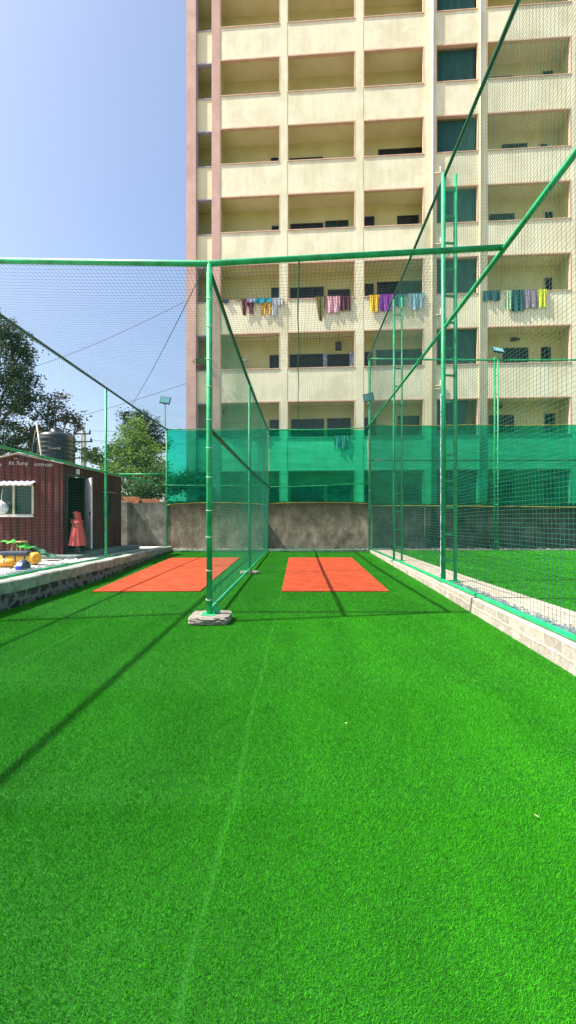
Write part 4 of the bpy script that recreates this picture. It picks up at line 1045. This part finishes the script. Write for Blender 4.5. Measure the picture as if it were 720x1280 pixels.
# pots on the narrow side balcony
for k, (px, py, lab) in enumerate([(250, 459, 'small potted plant on the left side balcony ledge'), (257, 459, 'bushy potted plant beside the pole on the side balcony ledge')]):
    u_, X, Y = U(px, .05); z_ = Z0 + 2 * FL + .055
    pt = T('potted_plant', lab, 'plant', (X, Y - .02, z_), 'potted plants on the side balcony')
    MB().lathe([(.0, 0), (.11, 0), (.15, .22), (.17, .22), (.17, .26), (.14, .26), (.13, .2), (0, .2)], 14, (X, Y - .02, z_)).build('pot', 'clay_pot', pt)
    b = MB(); rr = random.Random(k)
    for q_ in range(60):
        d = Vector((rr.gauss(0, 1), rr.gauss(0, .6), abs(rr.gauss(0, 1)) + .3)).normalized() * rr.uniform(.15, .6)
        p0 = Vector((X, Y - .02, z_ + .22)); p1 = p0 + d; s_ = Vector((rr.uniform(-1, 1), rr.uniform(-1, 1), rr.uniform(-.3, .3))).normalized() * .05
        b.face([p1 - s_, p1 + d * .1, p1 + s_, p1 - d * .12]); b.tube([p0, p1], .004, 3, False)
    b.build('foliage', 'leaf_pot', pt)

# laundry over the parapet and in the balcony
def garment(name, col, px0, px1, py1, lab, row=3, py_ref=374, taper=0.0, legs=False, lines=0, D=-.06):
    u0, u1 = U(px0, D)[0], U(px1, D)[0]; pm = (px0 + px1) / 2
    X, Y = U(pm, D)[1:]; zt_ = Z0 + row * FL + .075; zb_ = H + (CY - py1) / F * Y
    o = T(name, lab, 'clothing', (X, Y, zb_), 'clothes drying on the balconies'); o.rotation_euler = (0, 0, th)
    w = U(px1, D)[0] - U(px0, D)[0]; h = zt_ - zb_; ph = random.uniform(0, 6)
    def piece(s0, s1, h0, h1, tp):
        def fn(u, v):
            s = s0 + (s1 - s0) * u; cx = (s0 + s1) / 2; s = cx + (s - cx) * (1 - tp * (1 - v))
            return (s * w - w / 2, -.03 - .03 * math.sin(s * 14 + ph) * (1.1 - v) - .015 * math.sin(s * 31 + v * 3), h0 + (h1 - h0) * v + .03 * math.sin(s * 9 + ph) * (1 - v))
        return fn
    b = MB()
    if legs:
        b.grid(piece(0, 1, h * .55, h, 0), 14, 8); b.grid(piece(0, .4, 0, h * .56, .25), 8, 10); b.grid(piece(.6, 1, h * .05, h * .56, .25), 8, 10)
    else: b.grid(piece(0, 1, 0, h, taper), 18, 12)
    # folded over the sill
    b.grid(lambda u, v: (u * w - w / 2, -.03 + .26 * v - .03 * math.sin(u * 14 + ph) * .1, h + .012 + .02 * math.sin(PI * v)), 14, 4)
    me_o = b.build('cloth', 'cloth_' + col.replace(' ', '_'), o, world=False)
    return o
G = [('towel', 'navy blue', 278, 286, 379, 'navy blue folded cloth hanging just right of the front pole', {}),
     ('shirt', 'green and white', 294, 302, 375, 'short green and white cloth over the top balcony ledge', {}),
     ('trousers', 'maroon', 303, 317, 394, 'maroon leggings with two dangling legs over the ledge', dict(legs=True)),
     ('shirt', 'lilac', 309, 319, 378, 'lilac cloth hung over the maroon leggings', dict(D=-.10)),
     ('shirt', 'turquoise', 318, 339, 379, 'wide turquoise shirt over the top balcony ledge', dict(D=-.09)),
     ('trousers', 'orange', 326, 340, 394, 'orange leggings hanging below the turquoise shirt', dict(legs=True)),
     ('scarf', 'white', 340, 346, 395, 'narrow white scarf hanging lowest beside the orange leggings', {}),
     ('vest', 'white', 346, 353, 382, 'short white vest next to the white scarf', {}),
     ('scarf', 'black and gold', 394, 408, 402, 'black and gold scarf tapering to a point over the ledge', dict(taper=.75)),
     ('dress', 'pink patterned', 408, 425, 391, 'pink patterned dress between scarf and maroon cloth', {}),
     ('shirt', 'dark maroon', 425, 438, 388, 'dark maroon shirt right of the pink patterned dress', {}),
     ('towel', 'yellow', 461, 474, 390, 'bright yellow towel left of the purple cloth', dict(taper=.3)),
     ('shirt', 'purple', 474, 491, 389, 'purple shirt beside the yellow towel', {}),
     ('shirt', 'teal', 493, 507, 383, 'teal shirt seen behind the far ladder post', {}),
     ('shirt', 'light blue', 510, 530, 387, 'light blue crumpled shirt with hanging sleeve', dict(taper=.4)),
     ('shorts', 'dark teal', 604, 625, 376, 'dark teal shorts left of the pale green towel', {}),
     ('towel', 'pale green', 631, 639, 387, 'pale green narrow towel over the right ledge', {}),
     ('shirt', 'dark teal', 639, 655, 389, 'dark teal shirt between pale green towel and mauve cloth', {}),
     ('shirt', 'mauve grey', 655, 672, 385, 'mauve grey shirt over the right ledge', {}),
     ('towel', 'lime yellow', 672, 683, 384, 'lime yellow towel at the right end of the clothes', dict(taper=.3)),
     ('towel', 'pale blue', 283, 299, 545, 'pale blue towel on the lower left balcony behind the net', dict(row=1)),
     ('towel', 'white', 314, 336, 545, 'white sheet on the lower left balcony just above the shade cloth', dict(row=1)),
     ('dress', 'pink patterned', 418, 435, 561, 'dress seen dimly through the centre shade cloth', dict(row=1))]
for name, col, a, c, py, lab, kw in G: garment(name, col, a, c, py, lab, **kw)

# ------------------------------------------------------------------ camera, light, sky
cam = bpy.data.cameras.new('camera'); co = bpy.data.objects.new('camera', cam); C.objects.link(co)
co.location = (0, 0, H); co.rotation_euler = (PI / 2, 0, 0)
cam.sensor_fit = 'HORIZONTAL'; cam.sensor_width = 36; cam.lens = 36 * F / 720
cam.shift_x = -(CX - 360) / 720; cam.shift_y = (CY - 640) / 720
cam.clip_start = .05; cam.clip_end = 2000
S.camera = co
sd = Vector((1, .18, -1.39)).normalized()      # the way the light travels
su = bpy.data.lights.new('sun', 'SUN'); su.energy = 5.0; su.angle = math.radians(.5); su.color = (1, .95, .87)
so = bpy.data.objects.new('sun', su); C.objects.link(so); so.rotation_euler = sd.to_track_quat('-Z', 'Y').to_euler(); so.location = (-20, -3, 30)
w = bpy.data.worlds.new('World'); S.world = w; w.use_nodes = True
N, L = w.node_tree.nodes, w.node_tree.links
sky = N.new('ShaderNodeTexSky'); sky.sky_type = 'NISHITA'; sky.sun_disc = False
sky.sun_elevation = math.asin(-sd.z); sky.sun_rotation = math.atan2(-sd.x, -sd.y) % (2 * PI)
sky.air_density = 1.0; sky.dust_density = 3.2; sky.ozone_density = 1.0; sky.altitude = 300
bg = N['Background']; L.new(sky.outputs[0], bg.inputs[0]); bg.inputs[1].default_value = .122
S.view_settings.view_transform = 'Standard'; S.view_settings.look = 'None'; S.view_settings.exposure = 1.06; S.view_settings.gamma = 1
S.view_settings.use_curve_mapping = False
S.render.engine = 'CYCLES'
cy = S.cycles; cy.use_denoising = True; cy.max_bounces = 8; cy.transparent_max_bounces = 24; cy.diffuse_bounces = 4
cy.sample_clamp_indirect = 6
try: cy.denoiser = 'OPENIMAGEDENOISE'; cy.denoising_prefilter = 'ACCURATE'; cy.denoising_input_passes = 'RGB_ALBEDO_NORMAL'
except Exception: pass
